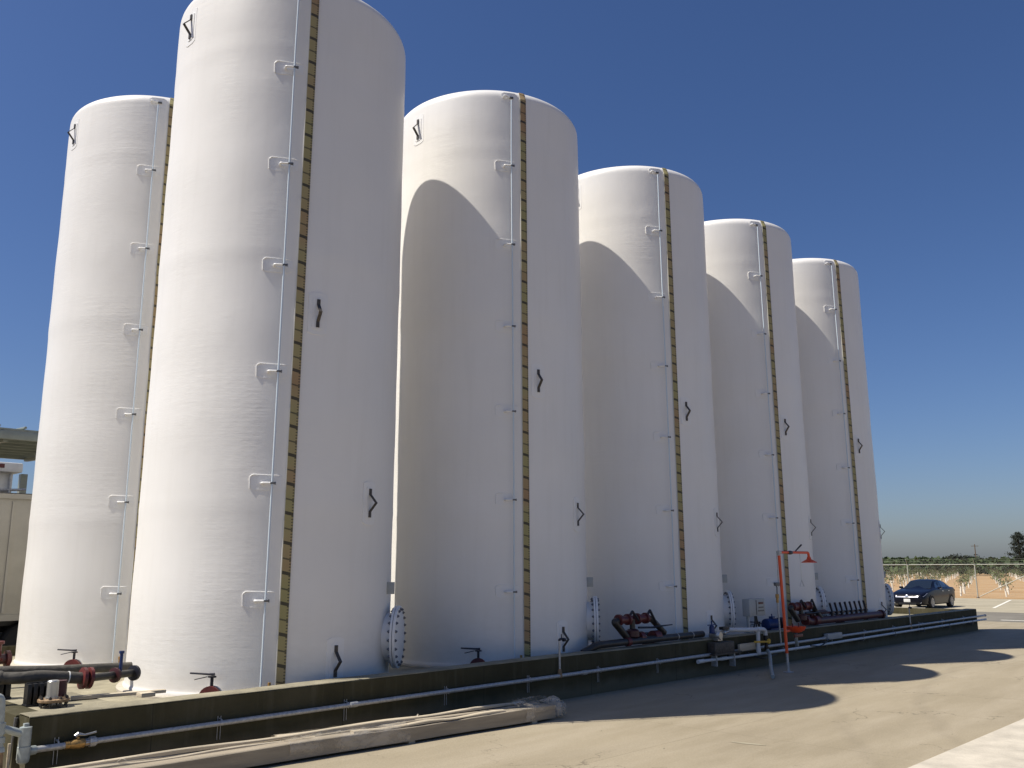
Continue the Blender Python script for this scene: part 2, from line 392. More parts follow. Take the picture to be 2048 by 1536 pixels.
# ------------------------------------------------------------------ storage tank
TR = 1.83; TZ = .45
def shell_mesh():
    prof = [(1.85, .03), (1.852, .06), (1.838, .075), (1.834, .09)]
    z = .12
    while z < 10.02:
        prof.append((TR + .0025 * sin(z * 2.1) + .002 * sin(z * 5.3 + 1) + (.004 if abs(z - 2.42) < .1 or abs(z - 5.9) < .1 or abs(z - 9.05) < .12 else 0), z)); z += .115
    for k in range(11):
        a = pi / 2 * k / 10 * .87
        prof.append((1.58 + .25 * cos(a), 10.04 + .22 * sin(a)))
    prof += [(1.4, 10.285), (1.1, 10.34), (.7, 10.40), (.35, 10.43), (.02, 10.44)]
    rnd = random.Random(3); seg = 160
    bm = MB(); rings = []
    for r, h in prof:
        rings.append([V(((r + .0022 * sin(7 * 2 * pi * k / seg + h) * (h > .3)) * cos(2 * pi * k / seg), (r + .0022 * sin(5 * 2 * pi * k / seg + h * 2)) * sin(2 * pi * k / seg), h)) for k in range(seg)])
    bm.loft(rings, cap=False)
    bm.f.append(tuple((len(prof) - 1) * seg + k for k in range(seg)))
    return bm
GA, CA = -113.2, -120.6
def gauge_mesh():
    bm = MB(); uvs = []
    hw = .057; rings = []; n = 60
    def rr(z):
        if z < 10.04: return TR + .004
        a = math.asin(min(1, (z - 10.04) / .22)); return 1.58 + .25 * cos(a) + .006
    for i in range(n + 1):
        z = .1 + (10.20 - .1) * i / n
        r0 = rr(z) + .0
        ring = []
        for du, off in ((-1, 0), (-1, .02), (0, .021), (1, .02), (1, 0)):
            a = R_(GA) + du * hw / TR
            ring.append(V(((r0 + off) * cos(a), (r0 + off) * sin(a), z))); uvs.append((.5 + du * .5, z))
        rings.append(ring)
    bm.loft(rings, cap=True)
    return bm, uvs
def lug(parent, ang, z):
    """bent steel strap on a fiberglass pad"""
    e = pol(1, ang); tdir = V((-e.y, e.x, 0)); up = V((0, 0, 1))
    pad = MB()
    for (w_, h_, o0, o1) in ((.27, .60, -.02, .008), (.16, .46, .0, .015)):
        rings = []
        for u in (-w_ / 2, -w_ / 4, 0, w_ / 4, w_ / 2):
            a = R_(ang) + u / TR
            rings.append([V(((TR + o) * cos(a), (TR + o) * sin(a), z + s_ * (h_ / 2 - (.03 if abs(u) > w_ / 2.1 else 0)))) for o, s_ in ((o0, -1), (o1, -1), (o1, 1), (o0, 1))])
        pad.loft(rings)
    r = TR + .015
    pts = [(r, -.20), (r, -.12), (r + .105, 0), (r, .12), (r, .20)]
    st = MB(); th = .012; wd = .023
    rings = []
    for q, (rr_, dz) in enumerate(pts):
        o = e * rr_ + up * (z + dz)
        rings.append([o - tdir * wd, o + tdir * wd, o + tdir * wd + e * th * 1.3, o - tdir * wd + e * th * 1.3])
    st.loft(rings)
    s_ = st.build('lifting_lug', 'lug', parent, angle=20)
    pad.build('reinforcing_pad', 'pad', s_)
def manhole(parent, ang=-48.5, z=.63):
    e = pol(1, ang); c = e * 1.575 + V((0, 0, z))
    R0 = .335; RF = .435
    nz = MB(); nz.lathe([(R0 + .06, .1), (R0 + .03, .16), (R0, .22), (R0, .355), (RF, .36), (RF, .39)], c, e, 56)
    m = nz.build('manhole', 'pad', parent)
    cv = MB(); cv.lathe([(RF, .398), (RF + .002, .404), (RF + .002, .432), (RF - .01, .436), (.02, .438)], c, e, 56); cv.build('cover', 'pad', m)
    MB().lathe([(RF - .012, .388), (RF - .012, .40)], c, e, 48).build('gasket', 'blackbox', m)
    q = V((0, 0, 1)).rotation_difference(e)
    for k in range(20):
        a = 2 * pi * (k + .5) / 20
        p = c + q @ V(((RF - .045) * cos(a), (RF - .045) * sin(a), 0))
        b = MB(); b.lathe([(.012, .32), (.012, .332), (.022, .334), (.022, .352), (.011, .354), (.011, .434), (.021, .436), (.021, .452), (.012, .454), (.012, .466)], p, e, 6)
        b.build('bolt', 'bolt', m)
def drain_valve(parent, ang=-138, z=.045):
    e = pol(1, ang); tdir = V((-e.y, e.x, 0)); c = e * 1.75 + V((0, 0, z))
    v = MB()
    v.lathe([(.085, 0), (.085, .16), (.14, .162), (.14, .185)], c, e, 24)
    nz = v.build('drain_nozzle', 'pad', parent)
    b = MB(); b.lathe([(.10, .19), (.135, .192), (.135, .235), (.10, .237)], c, e, 24); b.lathe([(.14, .24), (.14, .27), (.06, .275)], c, e, 24)
    bv = b.build('butterfly_valve', 'red', parent)
    s = MB(); k = c + e * .213
    s.path([k + V((0, 0, .12)), k + V((0, 0, .235))], .02, 10); s.box(k + V((0, 0, .245)), (.075, .075, .02))
    s.build('stem', 'handle', bv)
    h = MB(); T = -tdir if tdir.x > 0 else tdir
    hz = k + V((0, 0, .275)); s1 = hz + T * .28 + V((0, 0, .012))
    h.path([hz + T * -.03, hz + T * .05, s1], [.017, .013, .011], 8); h.path([hz + V((0, 0, -.03)) + T * .06, hz + T * .22 + V((0, 0, -.065))], .006, 6)
    h.build('handle', 'handle', bv)

def plinth(parent):
    b = MB(); b.lathe([(1.93, -.02), (1.935, .02), (1.925, .032), (1.7, .034)], (0, 0, 0), (0, 0, 1), 96); b.build('base_plinth', 'apron', parent)
t0 = thing('storage_tank', (-4.54, 0, TZ), 'nearest and largest white fiberglass tank, its rounded top cropped by the photo edge', 'storage tank', 'white fiberglass storage tanks on the concrete slab')
sh = shell_mesh().build('shell', 'tank', t0, angle=50)
gm, guv = gauge_mesh(); gm.build('gauge_board', 'gauge', t0, uvs=guv, smooth=False)
# pale fiberglass strips bonding the board edges
for sgn in (-1, 1):
    a0 = GA + sgn * (math.degrees((.063) / TR))
    MB().path([pol(TR + .006, a0, .1), pol(TR + .002, a0, 10.0)], .006, 6).build('board_edging', 'pad', t0)
CLZ = [10.03] + [10.604 - 1.4927 * k - TZ for k in range(1, 7)]
tb = MB(); tb.path([pol(TR + .085, CA, .05), pol(TR + .088, CA + .1, 3.2), pol(TR + .085, CA, 6.2), pol(TR + .085, CA - .2, 9.0), pol(TR + .085, CA, 9.95)], .0135, 10)
tb.build('sight_tube', 'tube', t0)
for i, z in enumerate(CLZ):
    e = pol(1, CA); td = V((-e.y, e.x, 0)); c = e * (TR + (.085 if i else .02)) + V((0, 0, z))
    b = MB()
    rot = Matrix.Rotation(R_(CA), 3, 'Z')
    b.box(c + td * .012, (.036, .062, .026), rot, .005); b.box(c + td * .042, (.024, .016, .036), rot, .003)
    cl = b.build('tube_clip', 'clip', t0)
    arm = MB(); q = e * (TR + .0) + V((0, 0, z)) - td * .13
    arm.path([q - e * .02, q + e * .075, c - td * .02], [.017, .017, .015], 8, bend=.03)
    arm.build('bracket_arm', 'pad', cl)
    # raised patch of fiberglass with a bead round its rim, behind the bracket
    pd = MB(); x0, x1, h0, h1 = -.29, .12, -.085, .115
    if i == 0: x0, x1, h0, h1 = -.17, .13, -.1, .1
    def cp(u, dz, o=0.): a = R_(CA) + u / TR; return V(((TR + o) * cos(a), (TR + o) * sin(a), z + dz))
    rings = []
    for k in range(7):
        u = x0 + (x1 - x0) * k / 6; c_ = .03 if k in (0, 6) else 0
        rings.append([cp(u, h0 + c_, -.02), cp(u, h0 + c_, .004), cp(u, h1 - c_, .004), cp(u, h1 - c_, -.02)])
    pd.loft(rings)
    if i: pd.path([cp(x0 + .01, h0 + .02, .006), cp(x0 + .005, h1 - .03, .007), cp(x0 + .04, h1, .007), cp(x1 * .4, h1 - .005, .004), cp(x1, h1 - .01, .0)], [.006, .008, .008, .006, .003], 8, bend=.02)
    pd.build('bracket_patch', 'pad', cl)
lug(t0, -105.1, 5.34 - TZ); lug(t0, -73.6, 2.95 - TZ); lug(t0, -90.2, .86 - TZ); lug(t0, -178.6, 10.08 - TZ)
manhole(t0); drain_valve(t0); plinth(t0)
lb = MB(); e = pol(1, -38); lb.box(pol(TR + .05, -52.5, 1.32), (.13, .02, .17), Matrix.Rotation(R_(-52.5), 3, 'Z'), .004); lb.build('name_plate', 'panel', t0)
vn = MB(); vn.lathe([(.05, 0), (.05, .09), (.075, .09), (.075, .12)], pol(1.36, -84, 10.30), (0, 0, 1), 16); vn.build('roof_vent', 'pad', t0)
vn = MB(); vn.path([pol(TR + .02, CA + 3, .05), pol(TR + .12, CA + 3, .08), pol(TR + .12, CA + 3, .2)], .013, 8, bend=.03); vn.lathe([(.02, 0), (.02, .04)], pol(TR + .12, CA + 3, .17), (0, 0, 1), 8)
vn.build('sample_valve', 'brass', t0)
tanks = [((4.51, -4.54 * 0 + -.05), None)]
t0.rotation_euler = (.0045, .0045, 0); t0.scale = (.996, .996, 1)
LUGZ = {0: .17, 2: -.13, 3: -.13, 4: 0, 5: -.08}
def shift_lug(root, dz):
    l_ = [c for c in root.children if c.name.startswith('lifting_lug')][0]; l_.location.z = dz
for (x, y, lab) in [
    (-4.45, 4.73, 'white fiberglass tank half hidden behind the nearest tank, leftmost, beside the trailer'),
    (0.0, 0.0, 'second tank of the front row, its curved shadow line fully visible near the top'),
    (4.51, -.05, 'white fiberglass tank behind the manifold with two red valves, third in the front row'),
    (8.82, -.05, 'white fiberglass tank behind the orange safety shower and grey control box'),
    (13.0, -.06, 'smallest looking white fiberglass tank, farthest away, next to the parked dark car')]:
    c = copy_tree(t0); c.location = (x, y, TZ); c.rotation_euler = (0, 0, 0); c.scale = (1, 1, 1); c['label'] = lab; shift_lug(c, {-4.45: .1, 0.0: -.13, 4.51: -.13, 8.82: 0.0, 13.0: -.08}[x])

shift_lug(t0, .17)
# ------------------------------------------------------------------ piping on the wall
def clamp_part(parent, x, z, y=-2.335):
    b = MB()
    for s in (-1, 1): b.box((x + s * .018, y + .028, z - .06), (.005, .010, .25))
    
    b.path([V((x, y - .036, z - .03)), V((x, y - .041, z)), V((x, y - .025, z + .032)), V((x, y + .02, z + .04))], .009, 8)
    b.build('strut_clamp', 'galv', parent)
t = thing('wall_pipe', (0, 0, 0), 'galvanized steel pipe clamped along the dark curb wall front, with a brass ball valve', 'pipe')
py = -2.365
MB().path([(-8.38, py, .358), (-8.03, py, .358)], .031, 14).build('pipe_section', 'galv', t)
MB().path([(-7.79, py, .362), (-4, py, .372), (0, py, .375), (4.2, py, .385), (12, py, .41), (19.9, py, .435)], .029, 14).build('pipe_section', 'galv', t)
for x in (-4.62, -.1, 8.5, 14.5): MB().lathe([(.029, -.06), (.037, -.055), (.037, .055), (.029, .06)], (x, py, .372 + .0035 * max(0, x)), (1, 0, 0), 14).build('coupling', 'galv', t)
for x in (-8.12, -6.40, -4.70, -3.03, -1.36, .32, 2.0, 7.2, 9.0, 10.8, 12.6, 14.4, 16.2, 18.0): clamp_part(t, x, .37 if x < 3 else .37 + .0035 * x)
MB().lathe([(.037, 0), (.037, .06), (.02, .07)], (19.85, py, .435), (1, 0, 0), 14).build('end_cap', 'galv', t)
bv = MB(); bv.lathe([(.038, -.13), (.038, -.09), (.032, -.088), (.045, -.05), (.05, 0), (.045, .05), (.034, .06), (.034, .1)], (-7.93, py, .36), (1, 0, 0), 16)
bv.path([(-7.94, py, .39), (-7.94, py, .425)], .016, 10); bv = bv.build('ball_valve', 'brass', t)
u = MB(); u.lathe([(.036, -.08), (.036, -.03), (.05, -.028), (.05, .03), (.036, .032), (.034, .05)], (-7.80, py, .361), (1, 0, 0), 8); u.build('union_nut', 'galv', t)
hd = MB(); hd.path([(-7.97, py, .43), (-7.94, py, .45), (-7.88, py - .01, .436), (-7.77, py - .01, .45)], [.018, .02, .010, .010], 8); hd.build('lever', 'stain', bv)

t = thing('corner_fitting', (-8.45, -2.42, 0), 'thick grey pipe elbow and standpipe at the near corner of the curb wall', 'pipe')
b = MB(); o = V((8.45, 2.42, 0))
def rel(pts): return [V(p) + o for p in pts]
b.lathe([(.02, .595), (.04, .59), (.054, .585), (.054, .42), (.05, .415), (.058, .41), (.058, .30)][::-1], (0.0, 0, 0), (0, 0, 1), 20)
b.lathe([(.058, .30), (.05, .27), (.02, .25)], (0, 0, 0), (0, 0, 1), 20)
b.path(rel([(-8.45, -2.42, .36), (-8.40, -2.38, .357), (-8.33, py, .357)]), [.055, .044, .042], 16)
b.box((0, 0, .605), (.045, .045, .03), ch=.005)
b.build('elbow', 'greypvc', t)
MB().path(rel([(-8.66, -2.42, .60), (-8.48, -2.42, .53)]), .036, 16).build('cross_pipe', 'greypvc', t)
b = MB(); b.path(rel([(-8.80, -2.42, .86), (-8.69, -2.42, .90), (-8.675, -2.42, .60)]), .034, 16, bend=.08); b.lathe([(.046, 0), (.046, .1)], V((-8.675, -2.42, .55)) + o, (0, 0, 1), 18)
b.build('standpipe', 'greypvc', t)
b = MB(); b.path(rel([(-8.67, -2.42, .60), (-8.655, -2.42, .40)]), .027, 14); b.lathe([(.04, 0), (.04, .05)], V((-8.66, -2.42, .47)) + o, (0, 0, 1), 8); b.lathe([(.042, 0), (.036, .04)], V((-8.655, -2.42, .39)) + o, (0, 0, 1), 8); b.build('union_nut', 'greypvc', t)
MB().path(rel([(-8.655, -2.42, .40), (-8.64, -2.42, 0)]), .03, 12).build('rusty_pipe', 'rust', t)
MB().path(rel([(-8.575, -2.40, .45), (-8.57, -2.40, 0)]), .014, 8).build('thin_pipe', 'timber', t)
b = MB(); b.path(rel([(-8.41, -2.0, .62), (-8.41, -1.95, .2)]), .02, 8); b.build('side_bracket', 'clip', t)

t = thing('plastic_pipe', (0, 0, 0), 'white plastic pipe along the far half of the curb wall, below the steel pipe', 'pipe')
MB().path([(3.15, -2.44, .30), (5.3, -2.44, .28), (7.74, -2.43, .28), (13, -2.42, .305), (19.75, -2.42, .325)], .028, 12).build('pipe_section', 'pvc', t)
for cx_, cz_ in ((3.2, .30), (4.0, .293)): MB().lathe([(.036, -.1), (.036, .1)], (cx_, -2.44, cz_), (1, 0, 0), 14).build('coupling', 'pvc', t)
for x in (4.6, 6.4, 8.4, 10.4, 12.4, 14.4, 16.4, 18.4):
    MB().box((x, -2.385, .29), (.03, .13, .12), ch=.004).build('pipe_hanger', 'clip', t)

def riser(x, ztop, label):
    t = thing('riser_pipe', (x, -2.36, .37), label, 'pipe', 'small riser pipes on the wall pipe')
    b = MB(); b.path([(0, 0, 0), (0, -.0, ztop - .37)], .017, 10); b.build('pipe_section', 'galv', t)
    b = MB(); b.lathe([(.036, -.045), (.042, -.02), (.03, .06), (.02, .09)], (0, 0, .02), (0, 0, 1), 14); b.build('base_fitting', 'rust', t)
    b = MB(); k = ztop - .37; b.path([(0, 0, k), (.0, -.0, k + .02), (.06, 0, k + .03), (.12, 0, k + .02)], .02, 10, bend=.02); b.lathe([(.028, 0), (.028, .05)], (.09, 0, k + .01), (1, 0, 0), 10); b.path([(.05, 0, k + .03), (.05, -.0, k + .1)], .008, 6)
    b.build('hose_tap', 'handle', t)
riser(-.69, .90, 'thin riser pipe with a tap, before the second tank of the front row')
riser(13.68, .88, 'thin riser pipe with a tap, near the parked car at the far end')

# ------------------------------------------------------------------ PVC drain tree by the wall
t = thing('drain_pipes', (5.3, -2.47, 0), 'white plastic pipe tree with yellow lever valve hanging over the curb wall', 'pipe')
o = V((-5.3, 2.47, 0))
def rel(pts): return [V(p) + o for p in pts]
MB().path(rel([(4.42, -2.30, .80), (4.9, -2.45, .78), (5.60, -2.47, .755), (5.62, -2.47, .62)]), .042, 16, bend=.09).build('upper_pipe', 'pvc', t)
b = MB(); b.lathe([(.05, -.06), (.05, .06)], rel([(5.32, -2.47, .768)])[0], (1, 0, -.03), 16); b.path(rel([(5.32, -2.47, .76), (5.29, -2.47, .29)]), .04, 16); b.lathe([(.048, -.04), (.048, .05)], rel([(5.295, -2.47, .36)])[0], (0, 0, 1), 16); b.build('down_pipe', 'pvc', t)
b = MB(); b.lathe([(.05, 0), (.05, .09)], rel([(5.62, -2.47, .545)])[0], (0, 0, 1), 16); b.path(rel([(5.62, -2.47, .55), (5.63, -2.47, .36)]), .034, 12); b.lathe([(.048, 0), (.048, .07)], rel([(5.63, -2.47, .34)])[0], (0, 0, 1), 16); b.build('valve_body', 'blackbox', t)
b = MB(); b.box(rel([(5.36, -2.53, .525)])[0], (.62, .03, .035), Matrix.Rotation(R_(3), 3, 'Y'), .006); b.lathe([(.05, 0), (.05, .03)], rel([(5.62, -2.55, .52)])[0], (0, 1, 0), 14); b.build('lever', 'yellow', t)
MB().path(rel([(5.63, -2.47, .36), (5.58, -2.56, .27), (4.6, -3.1, .12), (3.92, -3.5, .045)]), .036, 12, bend=.25).build('drain_hose', 'greypvc', t)
b = MB(); b.path(rel([(4.95, -2.40, .34), (5.35, -2.5, .18), (6.0, -2.5, .24)]), .012, 8, bend=.2); b.build('cable', 'blackbox', t)

# board-and-bracket shelf with small pump on the wall
t = thing('pump_shelf', (4.0, -2.42, 0), 'small grey metal shelf bolted to the front of the curb wall under the small pump', 'shelf')
b = MB(); b.box((0, .02, .50), (.70, .17, .20), ch=.008); b.box((.10, -.02, .385), (1.0, .12, .03)); b.build('shelf_box', 'lug', t)
b = MB(); b.box((.95, .01, .45), (.62, .05, .13), ch=.004); b.build('back_board', 'timber', t)
MB().box((.35, .0, .25), (.03, .12, .25)).build('bracket', 'galv', t); MB().box((-.3, .0, .27), (.03, .12, .2)).build('bracket', 'galv', t)
t = thing('small_pump', (4.0, -2.30, .60), 'small steel and blue pump with valves sitting on the curb wall', 'pump')
b = MB(); b.lathe([(.07, -.12), (.085, -.1), (.085, .08), (.06, .12)], (-.02, 0, .12), (0, 1, 0), 18); b.box((-.02, 0, .04), (.16, .2, .04)); b.build('pump_body', 'stain', t)
b = MB(); b.lathe([(.05, 0), (.055, .02), (.05, .13), (.03, .15)], (-.14, 0, .16), (0, 0, 1), 14); b.path([(-.14, 0, .3), (-.14, 0, .40)], .014, 8); b.path([(-.28, 0, .32), (.0, 0, .32)], .01, 8); b.build('gate_valve', 'blue', t)
b = MB(); b.lathe([(.03, -.05), (.045, -.02), (.045, .02), (.03, .05)], (.13, 0, .15), (1, 0, 0), 14); b.path([(.06, 0, .15), (.38, -.05, .17)], .024, 10); b.lathe([(.05, 0), (.05, .05)], (.2, -.03, .155), (1, 0, 0), 12); b.build('pipe_nipple', 'stain', t)
b = MB(); b.box((.28, -.02, .24), (.24, .1, .06), ch=.01); b.build('terminal_box', 'blackbox', t)
t = thing('wall_bracket', (8.9, -2.44, .40), 'pale flat junction plate mounted on the curb wall right of the orange shower', 'bracket')
b = MB(); b.box((0, .05, .03), (.75, .10, .13), ch=.006); b.build('plate', 'panel', t); b = MB(); b.path([(-.35, -.01, -.02), (-.8, -.02, -.15), (-1.3, -.02, -.1)], .014, 8, bend=.2); b.build('cable', 'blackbox', t)

# ------------------------------------------------------------------ safety shower
t = thing('safety_shower', (5.10, -3.20, 0), 'tall orange emergency shower pole with an orange eyewash bowl, before the curb wall', 'safety shower')
MB().path([(0, 0, .0), (-.01, 0, .36)], .026, 14).build('lower_pipe', 'galv', t)
b = MB(); b.lathe([(.1, 0), (.1, .012), (.04, .014), (.032, .04)], (0, 0, .002), (0, 0, 1), 20); b.build('floor_flange', 'galv', t)
MB().path([(-.01, 0, .36), (-.08, 0, 2.28)], .030, 14).build('pole', 'orange', t)
ax = V((.69, -.72, 0))
def al(d, z): return V((-.08, 0, 0)) + V((1.28 / 1.0, 0, 0)) * 0 + V((d, 0, z))
b = MB(); b.path([(-.085, 0, 2.24), (-.085, 0, 2.33)], .034, 12); b.lathe([(.034, -.05), (.034, .05)], (-.07, 0, 2.305), (1, 0, 0), 12); b.build('tee_fitting', 'galv', t)
b = MB(); b.path([(-.05, 0, 2.305), (.30, 0, 2.305)], .026, 12); b.path([(.42, 0, 2.305), (1.19, 0, 2.305), (1.20, 0, 2.20)], .026, 12, bend=.05); b.build('arm', 'orange', t)
b = MB(); b.lathe([(.032, -.08), (.04, -.03), (.04, .03), (.032, .08)], (.38, 0, 2.30), (1, 0, 0), 12); b.path([(.58, 0, 2.31), (.80, -.05, 2.46)], [.012, .018], 8); b.build('stay_open_valve', 'handle', t)
b = MB(); b.lathe([(.035, .12), (.05, .07), (.11, .035), (.155, .012), (.16, 0), (.15, -.002)], (1.20, 0, 2.10), (0, 0, 1), 28); b.build('shower_head', 'orange', t)
b = MB(); b.path([(.80, 0, 2.28), (.81, 0, 1.75)], .004, 6); b.path([(.81, 0, 1.75), (.72, 0, 1.62), (.90, 0, 1.62), (.81, 0, 1.75)], .006, 6); b.build('pull_rod', 'stain', t)
b = MB(); b.path([(-.03, 0, .77), (.25, .05, .77)], .022, 10); b.build('bowl_arm', 'orange', t)
b = MB(); b.lathe([(.03, -.09), (.1, -.075), (.17, -.03), (.20, .03), (.205, .035), (.19, .03), (.15, -.02), (.02, -.05)], (.58, .08, .80), (0, 0, 1), 32, cap=False); b.build('eyewash_bowl', 'orange', t)
b = MB(); b.path([(.45, .08, .80), (.45, .08, .9)], .012, 8); b.path([(.70, .08, .80), (.70, .08, .9)], .012, 8); b.box((.55, .02, .66), (.34, .03, .06), ch=.01); b.build('spray_nozzle', 'red', t)
b = MB(); b.path([(.58, .08, .70), (.60, .1, .55), (.72, .14, .45)], .03, 12, bend=.08); b.build('drain_stub', 'greypvc', t)

# water riser beside the shower
t = thing('water_riser', (6.42, -2.38, .40), 'thin galvanized water line rising beside the orange shower pole with a brass valve', 'pipe')
b = MB(); b.path([(0, 0, 0), (-.045, 0, .86)], .016, 10); b.build('lower_line', 'galv', t)
b = MB(); b.path([(-.045, 0, .86), (-.04, 0, .98)], .028, 12); b.lathe([(.04, 0), (.04, .08)], (-.04, 0, .96), (0, 0, 1), 8); b.build('check_valve', 'brass', t)
b = MB(); b.path([(-.04, 0, 1.02), (-.03, 0, 1.2), (-.1, 0, 1.24)], .014, 8, bend=.03); b.box((.0, 0, 1.25), (.22, .06, .07), ch=.01); b.build('bracket', 'clip', t)
MB().path([(.05, 0, 1.2), (.06, .0, 1.95)], .012, 8).build('upper_line', 'galv', t)

# ------------------------------------------------------------------ control box and pump motor
t = thing('control_box', (6.12, -1.95, .65), 'grey electrical control box with red lettered labels, on a stand on the curb wall', 'control box')
b = MB(); b.box((0, 0, .515), (.66, .17, .36), ch=.012); cb = b.build('enclosure', 'panel', t)
b = MB(); b.box((-.04, -.088, .515), (.02, .012, .30)); b.build('door_seam', 'clip', cb)
def text(body, parent, loc, size, m, rot=(R_(90), 0, 0), name='lettering', ext=.0015):
    cu = bpy.data.curves.new(name, 'FONT'); cu.body = body; cu.size = size; cu.align_x = 'CENTER'; cu.align_y = 'CENTER'; cu.extrude = ext
    tmp = bpy.data.objects.new(name, cu); COL.objects.link(tmp)
    dg = bpy.context.evaluated_depsgraph_get(); dg.update()
    me = bpy.data.meshes.new_from_object(tmp.evaluated_get(dg)); bpy.data.objects.remove(tmp)
    me.materials.clear(); me.materials.append(M[m]); me.name = name
    o_ = bpy.data.objects.new(name, me); COL.objects.link(o_); o_.location = loc; o_.rotation_euler = rot; o_.parent = parent
    return o_
b = MB(); b.box((.16, -.0885, .60), (.2, .008, .045), ch=.003); b.build('red_label', 'red', cb)
b = MB(); b.box((.16, -.0885, .51), (.2, .008, .028)); b.box((.16, -.0885, .44), (.24, .008, .03)); b.build('dark_label', 'clip', cb)
b = MB(); b.box((-.27, 0, .17), (.05, .05, .34)); b.box((-.27, 0, .01), (.14, .14, .02)); b.build('post', 'panel', t)
b = MB()
for s in (-1, 0, 1): b.path([(.02 + s * .03, -.02, .34), (.02 + s * .05, -.03, .2), (.02 + s * .16, -.03, .02)], .016, 8, bend=.1)
b.build('conduit', 'blackbox', t)
t = thing('electric_motor', (6.78, -1.98, .66), 'blue electric pump motor on the curb wall between the control box and the shower', 'motor')
b = MB()
prof = [(.07, -.26), (.105, -.25)]
for k in range(16): prof += [(.118, -.22 + k * .025), (.105, -.212 + k * .025)]
prof += [(.11, .2), (.06, .25), (.02, .26)]
b.lathe(prof, (0, 0, .13), (1, 0, 0), 24); b.box((0, 0, .015), (.34, .18, .03)); b.build('housing', 'blue', t)
b = MB(); b.box((.02, -.02, .26), (.12, .1, .06), ch=.01); b.path([(.02, -.02, .28), (.0, -.02, .34)], .012, 8); b.build('terminal_box', 'blue', t)
b = MB(); b.path([(.26, 0, .13), (.36, 0, .13)], .02, 10); b.lathe([(.1, 0), (.12, .03), (.12, .12), (.08, .16)], (.34, 0, .13), (1, 0, 0), 20); b.build('pump_head', 'handle', t)

# ------------------------------------------------------------------ pipe manifolds
def flange(b, c, ax, r=.1, w=.05): b.lathe([(r * .7, -w), (r, -w + .004), (r, w - .004), (r * .7, w)], c, ax, 18)
def twin_manifold(x0, label, lever=True):
    t = thing('pipe_manifold', (x0, -2.06, .66), label, 'manifold', 'valve manifolds on the curb wall')
    MB().path([(-.43, 0, .44), (-.53, 0, .44), (-.18, 0, .16)], .062, 16, bend=.07).build('inlet_pipe', 'black', t)
    for dx in (0, .53):
        b = MB(); b.lathe([(.05, -.16), (.098, -.155), (.098, -.10), (.07, -.095), (.07, .095), (.098, .1), (.098, .155), (.05, .16)], (-.26 + dx, 0, .46), (1, 0, 0), 20); v = b.build('valve_body', 'red', t)
        b = MB(); b.path([(-.14 + dx, -.04, .50), (-.07 + dx, -.06, .60), (.12 + dx, -.06, .43 - dx * .12)], [.022, .024, .02], 8, bend=.015); b.build('lever', 'handle', v)
    MB().path([(0, 0, .46), (0, 0, .22)], .05, 14).build('centre_pipe', 'black', t)
    b = MB(); b.lathe([(.08, -.02), (.12, 0), (.12, .10), (.08, .13)], (0, 0, .16), (0, 0, 1), 18); b.build('pump_hub', 'maroon', t)
    MB().path([(.42, 0, .46), (.56, 0, .45), (.98, 0, .17)], .055, 16, bend=.07).build('outlet_pipe', 'black', t)
    b = MB(); flange(b, (.22, 0, .13), (1, 0, 0), .105, .06); b.build('pipe_flange', 'red', t); b = MB(); flange(b, (.68, 0, .12), (1, 0, 0), .11, .09); b.build('pipe_flange', 'red', t)
    b = MB(); b.path([(.10, -.06, .31), (.60, -.06, .29)], .018, 8); b.path([(.62, -.05, .30), (1.17, -.05, .31)], [.018, .01], 8); b.build('tie_rod', 'handle', t)
    return t
twin_manifold(1.63, 'dark pipe manifold with two red valves on the curb, above the long black pipe')
twin_manifold(8.05, 'dark maroon twin valve manifold on the curb just right of the orange shower')
t = thing('header_pipe', (.4, -2.12, .745), 'long black pipe lying on the curb wall below the twin red valve manifold', 'pipe')
MB().path([(-.12, .1, -.12), (.15, 0, -.0), (1.9, 0, 0), (3.4, 0, -.0)], .062, 16, bend=.1).build('pipe_section', 'black', t)
b = MB(); b.lathe([(.075, 0), (.075, .1)], (.95, 0, 0), (1, 0, 0), 18); b.build('orange_coupling', 'red', t)
for x in (2.5, 3.0): MB().lathe([(.066, 0), (.066, .02)], (x, 0, 0), (1, 0, 0), 18).build('pipe_band', 'galv', t)
t = thing('valve_header', (8.4, -2.04, .76), 'maroon header pipe with eight dark upright levers, in front of the farthest tank', 'pipe')
MB().path([(0, 0, 0), (4.15, 0, 0)], .085, 18).build('pipe_section', 'maroon', t)
b = MB(); b.lathe([(.115, 0), (.115, .10), (.05, .12)], (4.12, 0, 0), (1, 0, 0), 20); b.build('end_flange', 'maroon', t)
for k in range(8):
    x = 1.28 + k * .278
    b = MB(); b.path([(x, 0, .06), (x, 0, .16)], .035, 10); b.box((x, 0, .15), (.11, .08, .05), ch=.01); v = b.build('branch_valve', 'handle', t)
    b = MB(); b.path([(x + .02, 0, .15), (x - .10, 0, .38)], [.022, .028], 8); b.build('lever', 'handle', v)
b = MB(); b.path([(.3, .05, .07), (.3, .05, .2), (1.0, .05, .2)], .04, 12, bend=.06); b.path([(-.2, .05, .17), (3.4, .05, .14)], .025, 10); b.build('return_pipe', 'maroon', t)

